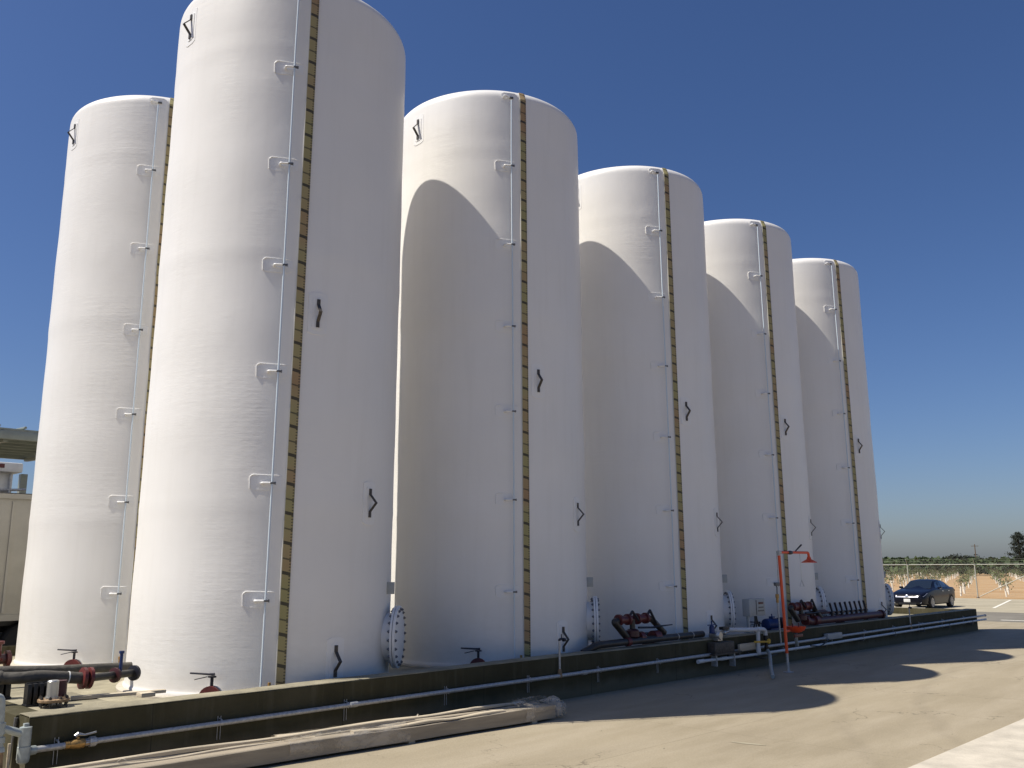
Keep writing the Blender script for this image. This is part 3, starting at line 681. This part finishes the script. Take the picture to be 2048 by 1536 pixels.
# ------------------------------------------------------------------ left end pipework
t = thing('supply_pipe', (-8.0, -1.2, .65), 'black wrapped supply pipe with red flanges feeding the nearest tank at lower left', 'pipe')
MB().path([(-1.4, .35, .34), (-.55, .12, .285), (-.14, 0, .255), (.02, 0, .265), (.49, 0, .20)], .063, 16, bend=.12).build('wrapped_pipe', 'insul', t)
for x, y, z in ((-1.2, .29, .325), (-1.0, .24, .31), (-.85, .2, .305), (-.7, .16, .295), (-.58, .13, .287), (-.46, .1, .278), (-.34, .065, .27)): MB().lathe([(.066, -.03), (.076, -.01), (.076, .01), (.066, .03)], (x, y, z), (1, -.27, -.07), 16).build('sleeve_ring', 'insul', t)
MB().lathe([(.067, 0), (.067, .012)], (.33, 0, .222), (1, 0, -.12), 18).build('white_band', 'white', t)
b = MB(); flange(b, (.50, 0, .198), (1, 0, -.1), .118, .022); flange(b, (.57, 0, .195), (1, 0, -.1), .118, .022); b.build('red_flange', 'red', t)
MB().path([(.57, 0, .195), (1.25, .35, .17)], .043, 16).build('black_section', 'black', t)
b = MB(); flange(b, (.93, .18, .18), (1, .5, 0), .085, .02); b.build('tank_flange', 'maroon', t); b = MB(); flange(b, (1.22, .33, .17), (1, .5, 0), .09, .02); b.build('tank_flange', 'handle', t)
b = MB(); b.path([(1.0, .2, .22), (1.0, .2, .42)], .02, 8); b.lathe([(.03, 0), (.03, .03)], (1.0, .2, .42), (0, 0, 1), 10); b.build('drain_stem', 'blue', t)
t = thing('pipe_stand', (-8.03, -1.37, .63), 'black slotted plastic stand holding up the black pipe at lower left', 'pipe stand', 'black slotted pipe stands')
b = MB()
for x in (-.09, -.03, .03, .09): b.box((x, 0, .115), (.042, .12, .23), ch=.004)
b.box((0, .03, .12), (.2, .03, .24)); b.box((0, 0, .012), (.235, .14, .024), ch=.004); b.build('stand_body', 'blackbox', t)
c = copy_tree(t); c.location = (-8.2, -.55, .63); c.scale = (1.3, 1.3, 1.05); c['label'] = 'black slotted plastic stand, the farther of two, at the left edge beneath the pipes'
t = thing('flanged_spool', (-7.94, -1.62, .632), 'short metal cylinder on a rusty bolted flange, standing on the slab below the black pipe', 'pipe fitting')
b = MB(); b.lathe([(.058, .10), (.058, .26), (.05, .27)], (-.02, 0, 0), (0, 0, 1), 24); b.lathe([(.07, .08), (.07, .105)], (-.02, 0, 0), (0, 0, 1), 24); b.build('cylinder', 'stain', t)
b = MB(); b.lathe([(.02, .055), (.15, .055), (.155, .06), (.155, .08), (.15, .085), (.02, .087)], (0, 0, 0), (0, 0, 1), 32); fl = b.build('flange', 'rust', t)
for k in range(8):
    a = 2 * pi * k / 8 + .2; b = MB(); b.path([(.13 * cos(a), .13 * sin(a), 0), (.13 * cos(a), .13 * sin(a), .115)], .009, 8); b.lathe([(.017, .088), (.017, .105)], (.13 * cos(a), .13 * sin(a), 0), (0, 0, 1), 6); b.lathe([(.017, .035), (.017, .052)], (.13 * cos(a), .13 * sin(a), 0), (0, 0, 1), 6); b.build('bolt', 'lug', fl)
b = MB(); b.lathe([(.062, .06), (.06, .25)], (.10, .11, 0), (0, 0, 1), 18); b.build('dark_pipe_leg', 'maroon', t)
t = thing('rear_pipe', (-7.0, .2, .65), 'second black pipe passing behind the red flanged pipe toward the rear tank', 'pipe')
MB().path([(-2.2, 0.6, .24), (-.25, 0.05, .16), (1.1, 0, .12)], .058, 14, bend=.2).build('pipe_section', 'insul', t)
for x in (-1.2, -.2, .7): MB().box((x, .03 if x > -.5 else .25, -.06), (.08, .1, .28), ch=.005).build('support_block', 'slab', t)
t = thing('rear_valve', (-7.12, 3.0, .45), 'red valve and dark pipe at the far left edge behind the tanks', 'valve')
b = MB(); b.path([(-1.6, 0, .3), (.15, 0, .3)], .075, 16); b.build('pipe_section', 'maroon', t)
b = MB(); b.lathe([(.12, -.14), (.12, -.1), (.09, -.09), (.09, .09), (.12, .1), (.12, .14)], (-.08, 0, .42), (0, 0, 1), 20); flange(b, (.1, 0, .3), (1, 0, 0), .12, .03); b.build('valve_body', 'red', t)
# loose boards and ties on the slab
t = thing('loose_plank', (-7.5, -1.5, .636), 'weathered plank lying on the slab beside the nearest tank base', 'plank')
MB().box((.35, .12, .02), (1.0, .09, .035), Matrix.Rotation(R_(-12), 3, 'Z'), .004).build('board', 'timber', t)
MB().box((.55, -.12, .022), (.16, .14, .045), ch=.004).build('block', 'timber', t)

# ------------------------------------------------------------------ long cartons on the ground
t = thing('carton_bundle', (-5.4, -3.0, 0), 'long bundle of brown cartons and slats in torn plastic, on the ground by the wall', 'bundle', rz=R_(-4.2))
def beam(x0, x1, y0, y1, z0, z1, m, name, sag=.0, ch=.006, rnd=0):
    b = MB(); n = 28; rings = []; rr = random.Random(rnd)
    for i in range(n + 1):
        x = x0 + (x1 - x0) * i / n; a = .006 * sin(i * .9 + rnd) + rr.uniform(-.002, .002); zz = .008 * sin(i * .5 + rnd)
        rings.append([V((x, y0 + a, z0)), V((x, y0 + a, z1 + zz)), V((x, y0 + a + .01, z1 + .008 + zz)), V((x, y1 + a - .01, z1 + .008 + zz)), V((x, y1 + a, z1 + zz)), V((x, y1 + a, z0))])
    b.loft(rings); return b.build(name, m, t, angle=30)
c1 = beam(-4.0, 3.38, -.22, -.04, .03, .185, 'carton', 'carton', rnd=1)
c2 = beam(-4.0, 3.30, .0, .20, .03, .20, 'carton', 'carton', rnd=5)
beam(-3.9, 1.2, .02, .07, .213, .24, 'timber', 'slat', rnd=2); beam(-.6, 3.1, .09, .16, .213, .232, 'timber', 'slat', rnd=3); beam(-3.6, -.2, -.035, -.005, .15, .20, 'timber', 'slat', rnd=4)
beam(.2, 2.5, -.20, -.12, .197, .212, 'timber', 'slat', rnd=8)
for x in (-3.4, -1.2, 1.0, 3.0): MB().box((x, 0, .014), (.09, .42, .028)).build('skid', 'timber', t, smooth=False)
def crumple(x0, x1, seed, y0=-.235, y1=.215, top=.215, bulge=.03, nx=40):
    b = MB(); rr = random.Random(seed); rings = []
    path_ = [(y0, .04), (y0 - .005, .12), (y0, top * .9), (y0 + .05, top + .01), (-.08, top + .015), (-.02, top - .02), (.05, top + .02), (y1 - .05, top + .025), (y1, top * .9), (y1 + .005, .12)]
    P2 = []
    for i in range(len(path_) - 1):
        for k in range(3): q = k / 3; P2.append((path_[i][0] * (1 - q) + path_[i + 1][0] * q, path_[i][1] * (1 - q) + path_[i + 1][1] * q))
    P2.append(path_[-1])
    for i in range(nx + 1):
        x = x0 + (x1 - x0) * i / nx; cut = rr.randint(0, 3)
        rings.append([V((x + rr.uniform(-.012, .012), y + rr.uniform(-.5, .5) * bulge * .5, max(.012, z + rr.uniform(-.2, .8) * bulge))) for y, z in P2])
    b.loft(rings, cap=False, closed=False); return b.build('plastic_wrap', 'film', t, angle=180)
crumple(-.62, .95, 1, bulge=.010, nx=34); crumple(2.82, 3.47, 2, top=.24, bulge=.028, nx=12); crumple(-3.9, -3.2, 4, bulge=.012, nx=14)
# bunched film at the far end
b = MB(); rr = random.Random(9)
rings = []
for i in range(9):
    r = .12 * math.sin(pi * (i + .6) / 10) + .02; rings.append([V((3.42 + .03 * i + rr.uniform(-.01, .01), -.02 + (r * 1.5 + rr.uniform(-.035, .035)) * cos(2 * pi * k / 18), max(.012, .13 + (r + rr.uniform(-.03, .03)) * sin(2 * pi * k / 18)))) for k in range(18)])
b.loft(rings); b.build('bunched_film', 'film', t, angle=180)
for k in range(30):
    x = rr.choice([rr.uniform(-3.6, -2.2), rr.uniform(-.6, .9), rr.uniform(.9, 1.6), rr.uniform(2.5, 3.4)]); y = rr.uniform(-.12, .2); z = .225
    L = rr.uniform(.03, .10); a = rr.uniform(0, 6.28); h = rr.uniform(0, .035)
    d = V((cos(a), sin(a) * .6, 0)) * L; s_ = V((-sin(a), cos(a), rr.uniform(-.3, .6))) * rr.uniform(.012, .03)
    p = V((x, y, z)); MB().add([p, p + s_, p + d * .5 + s_ + V((0, 0, h)), p + d * .5 + V((0, 0, h)), p + d + V((0, 0, h * .2)), p + d + s_ * .7], [(0, 1, 2, 3), (3, 2, 5, 4)]).build('film_scrap', 'film', t, angle=180)

rr = random.Random(31); b = MB()
for k in range(420):
    if rr.random() < .6: x, y = rr.uniform(-8.5, 19), -2.36 - abs(rr.gauss(0, .12))
    else: x, y = rr.uniform(-9, 22), rr.uniform(-8.0, -2.5)
    a = rr.uniform(.004, .014) * (1.6 if rr.random() < .06 else 1); th = rr.uniform(0, 6.28)
    P = [V((x + a * rr.uniform(.6, 1.2) * cos(th + q * 1.26), y + a * rr.uniform(.6, 1.2) * sin(th + q * 1.26), .001)) for q in range(5)]
    top = V((x, y, a * .8)); b.add(P + [top], [(q, (q + 1) % 5, 5) for q in range(5)])
tag(b.build('gravel', 'slab', smooth=False), 'small loose stones and grit on the yard along the curb wall', 'gravel', kind='stuff')

# ------------------------------------------------------------------ trailer and canopy at the left
t = thing('box_trailer', (-9.5, 8.0, 0), 'beige sided box trailer standing behind the leftmost tank', 'trailer')
b = MB(); b.box((0, 1.25, 2.33), (13, 2.5, 2.45), ch=.02); b.build('body', 'trailer', t)
b = MB()
b.box((0, -.015, 3.50), (13.0, .05, .09)); b.box((0, -.02, 1.10), (13.0, .06, .12))
for k in range(27): b.box((-6.25 + k * .48, -.012, 2.3), (.05, .03, 2.2))
b.build('side_rails', 'trailer', t)
b = MB(); b.box((0, 1.25, 3.565), (12.96, 2.46, .02)); b.build('roof', 'lug', t)
b = MB(); b.box((0, 1.25, .98), (12.6, 1.6, .12)); b.box((2.4, .35, .70), (2.2, .08, .5)); b.build('chassis', 'blackbox', t)
for x in (3.2, 4.4, -4.0):
    for y in (.3, 2.2):
        b = MB(); b.lathe([(.2, -.14), (.46, -.14), (.5, -.1), (.5, .1), (.46, .14), (.2, .14)], (x, y, .5), (0, 1, 0), 28); wl = b.build('wheel', 'tyre', t)
        b = MB(); b.lathe([(.2, -.15), (.24, -.12), (.24, .12), (.2, .15)], (x, y, .5), (0, 1, 0), 20); b.build('rim', 'alloy', wl)
t = thing('cooling_unit', (-7.6, 11.2, 0), 'white equipment housing with a red mark rising above the trailer at the left edge', 'equipment')
b = MB(); b.box((.83, 0, 2.11), (3.6, 1.2, 4.22), ch=.03); b.build('housing', 'white', t)
b = MB(); b.box((.55, -.1, 4.33), (4.4, 1.5, .22), ch=.04); b.build('top_duct', 'white', t)
b = MB(); b.box((1.0, -.862, 4.35), (2.7, .02, .09)); b.build('red_stripe', 'red', t)
b = MB(); b.path([(-.9, -.64, 3.6), (2.9, -.66, 3.85)], .03, 8); b.path([(2.55, -.66, 3.4), (2.55, -.66, 4.2)], .03, 8); b.build('hand_rail', 'galv', t)
t = thing('metal_canopy', (-9.0, 19.0, 0), 'grey green metal canopy roof on columns seen beyond the trailer at the left edge', 'canopy')
b = MB(); rot = Matrix.Rotation(R_(2), 3, 'X')
b.box((0, 3.5, 6.46), (19, 8.5, .05), rot); rf = b.build('roof', 'greenroof', t)
b = MB()
for k in range(26): b.path([(-9.3 + k * .75, -.86, 6.38), (-9.3 + k * .75, 7.6, 6.66)], .045, 6)
b.build('roof_seams', 'greenroof', rf)
b = MB(); b.box((0, -.8, 6.12), (19, .12, .28), ch=.02); b.build('fascia', 'greenroof', t)
b = MB()
for k in range(6): b.box((0, .6 + k * 1.15, 6.24 + k * .04), (18.8, .1, .16))
for k in range(7): b.box((-9 + k * 3, 3.3, 6.12), (.14, 7.8, .12), rot)
b.build('purlin_grid', 'greenroof', t)
b = MB(); b.box((0, 7.3, 6.42), (19, .2, .28)); b.build('rear_beam', 'greenroof', t)
for x in (-9, 9.0):
    MB().box((x, 7.3, 2.85), (.25, .25, 5.7)).build('column', 'greenroof', t, smooth=False)
    MB().box((x, -.6, 3.1), (.25, .25, 6.2)).build('column', 'greenroof', t, smooth=False)

# ------------------------------------------------------------------ parked car
def make_car():
    S = .9
    t = thing('parked_car', (31.7, 4.55, 0), 'dark navy four door sedan parked beyond the far end of the curb wall', 'car', rz=R_(0))
    t.scale = (S, S, S)
    L = 4.85
    # x: 0 front .. L rear ; (x, z_bottom, z_deck, half_width, roof z, roof half width)
    st = [(0.00, .38, .62, .60, 0, 0), (.06, .26, .70, .74, 0, 0), (.20, .20, .76, .83, 0, 0), (.45, .19, .84, .885, 0, 0), (.85, .19, .90, .91, 0, 0), (1.25, .19, .955, .92, 0, 0), (1.50, .19, .985, .925, .99, .72),
          (1.85, .19, .99, .925, 1.17, .66), (2.25, .19, .995, .925, 1.36, .60), (2.6, .19, 1.0, .925, 1.435, .585), (3.0, .19, 1.005, .925, 1.45, .58), (3.4, .19, 1.01, .925, 1.42, .58), (3.8, .19, 1.02, .92, 1.30, .60), (4.15, .20, 1.03, .91, 1.13, .65), (4.35, .22, 1.03, .90, 1.04, .70), (4.6, .28, 1.02, .86, 0, 0), (4.78, .34, .97, .80, 0, 0), (4.85, .42, .80, .72, 0, 0)]
    rings = []
    for x, zb, zd, hw, zr, rw in st:
        crown = .035 if zr == 0 else 0
        half = [(hw * .80, zb), (hw * .97, zb + .06), (hw, zb + (zd - zb) * .35), (hw * 1.0, zb + (zd - zb) * .62), (hw * .965, zd - .05), (hw * .90, zd)]
        if zr: half += [(hw * .87, zd + .01), (rw + (hw * .87 - rw) * .35, zd + (zr - zd) * .7), (rw, zr - .02), (rw * .75, zr + .005), (0, zr + .02)]
        else: half += [(hw * .80, zd + .012), (hw * .65, zd + .02), (hw * .45, zd + .03), (hw * .25, zd + crown), (0, zd + crown + .003)]
        ring = [V((x, -y, z)) for y, z in half] + [V((x, y, z)) for y, z in reversed(half[:-1])]
        rings.append(ring)
    body = MB().loft(rings).build('body', 'navy', t, angle=32)
    # glass
    b = MB(); b.loft([[V((1.53, -.70, 1.005)), V((1.53, .70, 1.005)), V((1.53, .70, 1.015)), V((1.53, -.70, 1.015))], [V((1.95, -.61, 1.235)), V((1.95, .61, 1.235)), V((1.95, .61, 1.25)), V((1.95, -.61, 1.25))], [V((2.25, -.57, 1.375)), V((2.25, .57, 1.375)), V((2.25, .57, 1.40)), V((2.25, -.57, 1.40))]]); b.build('windshield', 'glass', t)
    b = MB(); b.loft([[V((3.82, -.56, 1.31)), V((3.82, .56, 1.31)), V((3.82, .56, 1.335)), V((3.82, -.56, 1.335))], [V((4.3, -.66, 1.075)), V((4.3, .66, 1.075)), V((4.3, .66, 1.10)), V((4.3, -.66, 1.10))]]); b.build('rear_window', 'glass', t)
    def sy(x, z):
        # greenhouse side half width at x,z
        for i in range(len(st) - 1):
            if st[i][0] <= x <= st[i + 1][0]:
                q = (x - st[i][0]) / (st[i + 1][0] - st[i][0]); lo = [st[i][k] * (1 - q) + st[i + 1][k] * q for k in range(6)]; break
        _, zb, zd, hw, zr, rw = lo; a = hw * .87; m_ = rw + (a - rw) * .35; zm = zd + (zr - zd) * .7
        return a + (m_ - a) * (z - zd) / (zm - zd) if z < zm else m_ + (rw - m_) * (z - zm) / max(.01, zr - .02 - zm)
    for s in (-1, 1):
        for pts in ([(1.95, 1.04), (2.75, 1.05), (2.78, 1.37), (2.35, 1.33), (2.1, 1.20)], [(2.85, 1.05), (3.55, 1.06), (3.62, 1.30), (3.3, 1.37), (2.87, 1.385)], [(3.64, 1.065), (3.95, 1.10), (3.72, 1.26)]):
            b = MB(); P = [V((x, s * (sy(x, z) + .006), z)) for x, z in pts]; b.prism(P, (0, s * .008, 0)); b.build('side_window', 'glass', t, smooth=False)
        b = MB(); b.box((1.98, s * 1.0, 1.04), (.14, .2, .12), ch=.04); mi = b.build('side_mirror', 'navy', t)
        b = MB(); b.box((1.92, s * 1.06, 1.0), (.05, .05, .02)); b.build('indicator', 'chrome', mi)
        for hx in (2.6, 3.5): MB().box((hx, s * .925, .87), (.18, .03, .03), ch=.008).build('door_handle', 'chrome', t)
        b = MB(); b.prism([V((.12, s * .80, .62)), V((.16, s * .52, .60)), V((.20, s * .50, .70)), V((.46, s * .80, .795)), V((.50, s * .87, .78))], (-.02, s * .02, .012)); b.build('headlight', 'chrome', t)
        b = MB(); b.lathe([(.05, 0), (.05, .02)], (.07, s * .66, .34), (-1, 0, 0), 12); b.build('fog_light', 'chrome', t)
        b = MB(); b.prism([V((4.80, s * .45, .80)), V((4.68, s * .84, .80)), V((4.66, s * .84, .92)), V((4.80, s * .45, .92))], (.03, 0, 0)); b.build('tail_light', 'red', t)
        for x in (.95, 3.78):
            b = MB(); b.lathe([(.15, -.11), (.30, -.115), (.325, -.08), (.325, .08), (.30, .115), (.15, .11)], (x, s * .83, .325), (0, 1, 0), 28); wl = b.build('wheel', 'tyre', t)
            b = MB(); b.lathe([(.225, 0), (.225, .02), (.19, .015)], (x, s * .93, .325), (0, s, 0), 24)
            for k in range(10):
                a = 2 * pi * k / 10; b.box((x + .105 * cos(a), s * .95, .325 + .105 * sin(a)), (.19, .012, .035), Matrix.Rotation(-a, 3, 'Y'))
            b.build('rim', 'alloy', wl)
            b = MB(); rg = [[V((x + (r) * cos(a), s * (.915 + o_), .325 + r * sin(a))) for r, o_ in ((.335, 0), (.37, 0), (.37, .02), (.335, .02))] for a in [pi * k / 12 - .12 for k in range(14)]]
            b.loft(rg); b.build('wheel_arch', 'blackbox', t)
    b = MB(); b.box((.04, 0, .62), (.07, 1.15, .12), Matrix.Rotation(R_(28), 3, 'Y'), ch=.03)
    gr_ = b.build('grille', 'chrome', t)
    b = MB(); b.lathe([(.085, 0), (.085, .02), (.06, .03)], (.02, 0, .63), (-1, 0, .1), 20); b.build('badge', 'chrome', gr_)
    b = MB(); b.box((.0, 0, .43), (.02, .33, .16), ch=.004); pl = b.build('licence_plate', 'white', t)
    b = MB(); b.box((.06, 0, .27), (.06, .9, .10), ch=.02); b.build('lower_intake', 'blackbox', t)
    return t
make_car()
t = thing('wheel_stop', (30.6, 4.3, 0), 'pale concrete parking stop in front of the dark sedan', 'parking stop')
MB().box((0, 0, .065), (.16, 1.9, .12), ch=.03).build('stop_block', 'apron', t)

# ------------------------------------------------------------------ fence
FX = 48.0
t = thing('chain_link_fence', (FX, 0, 0), 'chain link fence with top rail and a diagonal brace, beyond the parked car', 'fence')
ys = [6.5 + 4.05 * k for k in range(-7, 9)]
for y in ys:
    b = MB(); b.path([(0, y, 0), (0, y, 2.02)], .035, 10); p_ = b.build('post', 'fencewire', t)
    b = MB(); b.path([(0, y, 2.0), (-.22, y + .0, 2.34)], .016, 8); b.build('barb_arm', 'fencewire', p_)
    b = MB(); b.lathe([(.10, 0), (.08, .05)], (0, y, 0), (0, 0, 1), 12); b.build('footing', 'lug', p_)
MB().path([(0, ys[0], 2.0), (0, ys[-1], 2.0)], .028, 8).build('top_rail', 'fencewire', t)
MB().path([(.03, 6.4, .08), (.03, 2.5, 1.96)], .024, 8).build('diagonal_brace', 'fencewire', t)
for x, z in ((-.06, 2.1), (-.13, 2.21), (-.21, 2.32), (0, .09)): MB().path([(x, ys[0], z), (x, ys[-1], z)], .003, 5).build('wire', 'fencewire', t)
MB().quad((.04, ys[0], .08), (.04, ys[-1], .08), (.04, ys[-1], 1.98), (.04, ys[0], 1.98)).build('mesh_fabric', 'fabric', t, smooth=False)

# ------------------------------------------------------------------ field: young trees with white guards
def leaf_cloud(n, fn, size, rnd, flat=0.):
    b = MB(); vs = []; fs = []
    for i in range(n):
        c = V(fn(rnd)); s = size * rnd.uniform(.5, 1.3)
        a = V((rnd.gauss(0, 1), rnd.gauss(0, 1), rnd.gauss(0, 1))).normalized(); bb = a.cross(V((rnd.gauss(0, 1), rnd.gauss(0, 1), rnd.gauss(0, 1)))).normalized()
        o_ = len(vs); vs += [c - a * s, c + bb * s * .5, c + a * s, c - bb * s * .5]; fs.append((o_, o_ + 1, o_ + 2, o_ + 3))
    b.add(vs, fs); return b
protos = []
for pv in range(4):
    rnd = random.Random(20 + pv)
    t = thing('sapling', (0, 0, 0), 'young tree', 'sapling', 'young trees with white trunk guards in the field')
    b = MB(); b.path([(0, 0, 0), (.01, .02, .62)], [.055, .06], 8); b.build('trunk_guard', 'guard', t)
    b = MB(); b.path([(.01, .02, .6), (.03 * rnd.uniform(-1, 1), 0, 1.1)], [.02, .01], 6)
    for k in range(4): a = rnd.uniform(0, 6.28); b.path([(.01, .02, .7 + .08 * k), (.28 * cos(a), .28 * sin(a), 1.0 + .1 * k)], [.01, .005], 5)
    b.build('trunk', 'trunk', t)
    hh = rnd.uniform(.72, .95)
    leaf_cloud(75, lambda q: (q.gauss(0, .2), q.gauss(0, .2), hh + q.gauss(0, .16)), .065, rnd).build('crown', 'leafyoung', t, smooth=False)
    protos.append(t)
rnd = random.Random(5); cnt = 0; first = [True] * 4; sap = []
camx, camy = -11.6, -11.97
def ang_of(x, y): return math.degrees(math.atan2(y - camy, x - camx))
gx = 51.0; row = 0
while gx < 150:
    gy = -16.0 - (row * 1.13) % 2.7
    while gy < 60:
        a = ang_of(gx, gy)
        if 11.5 < a < 22.6: sap.append((gx + rnd.uniform(-.15, .15), gy + rnd.uniform(-.2, .2), row))
        gy += 2.7
    gx += 5.2; row += 1
pos_words = ['closest to the fence', 'second row from the fence', 'third row from the fence', 'fourth row from the fence', 'middle rows of the field', 'far rows near the orchard']
used = {}
for i, (x, y, r) in enumerate(sap[:290]):
    k = rnd.randrange(4)
    o = protos[k] if first[k] else copy_tree(protos[k]); first[k] = False
    o.location = (x, y, -.012); s = rnd.uniform(.8, 1.25); o.scale = (s, s, s); o.rotation_euler = (R_(rnd.uniform(-3, 3)), R_(rnd.uniform(-3, 3)), rnd.uniform(0, 6))
    rw = pos_words[r] if r < 4 else (pos_words[4] if r < 10 else pos_words[5])
    o['label'] = 'young leafy tree with white trunk guard in orange soil, ' + rw
    o['group'] = 'young trees with white trunk guards, ' + rw

# orchard beyond: one mass of foliage in rows
rnd = random.Random(11); vs = []; fs = []
for ri, dist in enumerate([172, 180, 190, 202, 216, 232, 252, 276, 305, 340, 385, 440, 510, 600]):
    h = 2.6 + ri * .17; n = 2000
    a0, a1 = (8, 62)
    for i in range(n):
        a = R_(a0 + (a1 - a0) * (1 - rnd.random() ** 1.0) if rnd.random() < .35 else rnd.uniform(10, 24))
        d = dist + rnd.uniform(-2.0, 2.0); tree = math.floor(a * d / 4.5); tx = (a * d / 4.5) - tree - .5
        top = h * (.82 + .16 * sin(tree * 12.9) + .06 * sin(tree * 3.1 + 1)) * (1 - 1.3 * tx * tx)
        z = rnd.uniform(.25, 1) ** .7 * top
        c = V((camx + d * cos(a), camy + d * sin(a), z)); s = rnd.uniform(.25, .6) * (1 + dist / 500)
        p = V((rnd.gauss(0, 1), rnd.gauss(0, 1), rnd.gauss(0, 1))).normalized(); q = p.cross(V((rnd.gauss(0, 1), rnd.gauss(0, 1), rnd.gauss(0, 1)))).normalized()
        o_ = len(vs); vs += [c - p * s, c + q * s * .8, c + p * s, c - q * s * .8]; fs.append((o_, o_ + 1, o_ + 2, o_ + 3))
b = MB(); b.add(vs, fs)
tag(b.build('orchard', 'leaf', smooth=False), 'dark green mature orchard rows along the horizon beyond the young trees', 'orchard', kind='stuff')

# tall tree at the right edge
def far_pt(u_deg, d): return (camx + d * cos(R_(u_deg)), camy + d * sin(R_(u_deg)))
x, y = far_pt(44.24 - 29.3, 250)
t = thing('tall_tree', (x, y, -.012), 'tall dark ragged tree rising over the horizon at the right edge', 'tree'); t.scale = (.82, .82, .95)
b = MB(); b.path([(0, 0, 0), (.1, 0, 5), (0, .1, 9.6)], [.35, .25, .06], 8)
rnd = random.Random(4); limbs = []
for k in range(22):
    z = 2.2 + k * .34; a = k * 2.4; L = (2.9 - abs(z - 4.5) * .24) * rnd.uniform(.65, 1.1)
    p = V((L * cos(a), L * sin(a), z + L * .12)); limbs.append((V((0, 0, z - .3)), p)); b.path([(0, 0, z - .3), p], [.1, .03], 6)
b.build('trunk', 'trunk', t)
def fn(q):
    a_, p_ = limbs[q.randrange(len(limbs))]; m_ = q.random() ** .6; c_ = a_.lerp(p_, m_); return (c_.x + q.gauss(0, .38), c_.y + q.gauss(0, .38), c_.z + q.gauss(0, .28))
cr = leaf_cloud(5200, fn, .2, rnd)
c2 = leaf_cloud(500, lambda q: (q.gauss(0, .35), q.gauss(0, .35), q.uniform(7.8, 9.9)), .18, rnd); cr.add(c2.v, c2.f)
cr.build('crown', 'leafdark', t, smooth=False)
x, y = far_pt(44.24 - 27.13, 330)
t = thing('utility_pole', (x, y, -.012), 'thin dark utility pole standing above the orchard near the right edge', 'utility pole')
MB().path([(0, 0, 0), (0, 0, 8.2)], [.2, .14], 8).build('pole', 'trunk', t)
MB().box((0, 0, 7.6), (.15, 2.2, .16), Matrix.Rotation(R_(30), 3, 'Z')).build('cross_arm', 'trunk', t)
for i, (dg, dd, hh, lb_) in enumerate([(26.1, 300, 5.0, ''), (26.85, 310, 4.6, '')]):
    x, y = far_pt(44.24 - dg, dd); rnd = random.Random(40 + i)
    t = thing('distant_tree', (x, y, -.012), 'dark rounded tree poking above the orchard left of the utility pole, ' + ('left of the pair' if i == 0 else 'right of the pair'), 'tree', 'distant trees on the horizon')
    MB().path([(0, 0, 0), (0, 0, hh * .6)], [.25, .15], 6).build('trunk', 'trunk', t)
    leaf_cloud(500, lambda q: (q.gauss(0, 1.5), q.gauss(0, 1.5), hh * .7 + q.gauss(0, .5)), .4, rnd).build('crown', 'leafdark', t, smooth=False)

# ------------------------------------------------------------------ sky, sun, camera
SUN_AZ, SUN_EL = 148.5, 55.8      # direction towards the sun, degrees from +X
w = bpy.data.worlds.new('World'); sc.world = w; w.use_nodes = True
nt = w.node_tree; bg = nt.nodes['Background']
sk = nt.nodes.new('ShaderNodeTexSky'); sk.sky_type = 'NISHITA'; sk.sun_disc = False
sk.sun_elevation = R_(SUN_EL); sk.sun_rotation = R_(90 - SUN_AZ)
sk.altitude = 0; sk.air_density = 1.0; sk.dust_density = 1.0; sk.ozone_density = 3.0
hs = nt.nodes.new('ShaderNodeHueSaturation'); hs.inputs['Saturation'].default_value = 1.12; hs.inputs['Hue'].default_value = .5
tn = nt.nodes.new('ShaderNodeMix'); tn.data_type = 'RGBA'; tn.blend_type = 'MULTIPLY'; tn.inputs[0].default_value = 1; tn.inputs[7].default_value = (1.08, 1.15, 1.45, 1)
nt.links.new(sk.outputs[0], hs.inputs['Color']); nt.links.new(hs.outputs[0], tn.inputs[6]); nt.links.new(tn.outputs[2], bg.inputs['Color']); bg.inputs['Strength'].default_value = .05
ld = bpy.data.lights.new('sun', 'SUN'); ld.energy = 5.0; ld.angle = R_(.53); ld.color = (1.0, .94, .84)
lo = bpy.data.objects.new('sun', ld); COL.objects.link(lo); lo.location = (-20, 20, 40)
sd = V((cos(R_(SUN_AZ)) * cos(R_(SUN_EL)), sin(R_(SUN_AZ)) * cos(R_(SUN_EL)), sin(R_(SUN_EL))))
lo.rotation_euler = (sd).to_track_quat('Z', 'Y').to_euler()

cd = bpy.data.cameras.new('camera'); co = bpy.data.objects.new('camera', cd); COL.objects.link(co); sc.camera = co
cd.sensor_width = 36; cd.lens = 1772.68 / 2048 * 36; cd.clip_start = .05; cd.clip_end = 12000
head = R_(44.24); p = .2022; r = -.0051
fwd = V((cos(head) * cos(p), sin(head) * cos(p), sin(p))); right0 = V((sin(head), -cos(head), 0)); up0 = right0.cross(fwd)
right = right0 * cos(r) + up0 * sin(r); up = up0 * cos(r) - right0 * sin(r)
mt = Matrix((right, up, -fwd)).transposed().to_4x4(); mt.translation = V((camx, camy, 2.067)); co.matrix_world = mt
vs_ = sc.view_settings; vs_.view_transform = 'Standard'; vs_.look = 'None'; vs_.exposure = .29; vs_.gamma = 1
sc.render.resolution_x = 1024; sc.render.resolution_y = 768
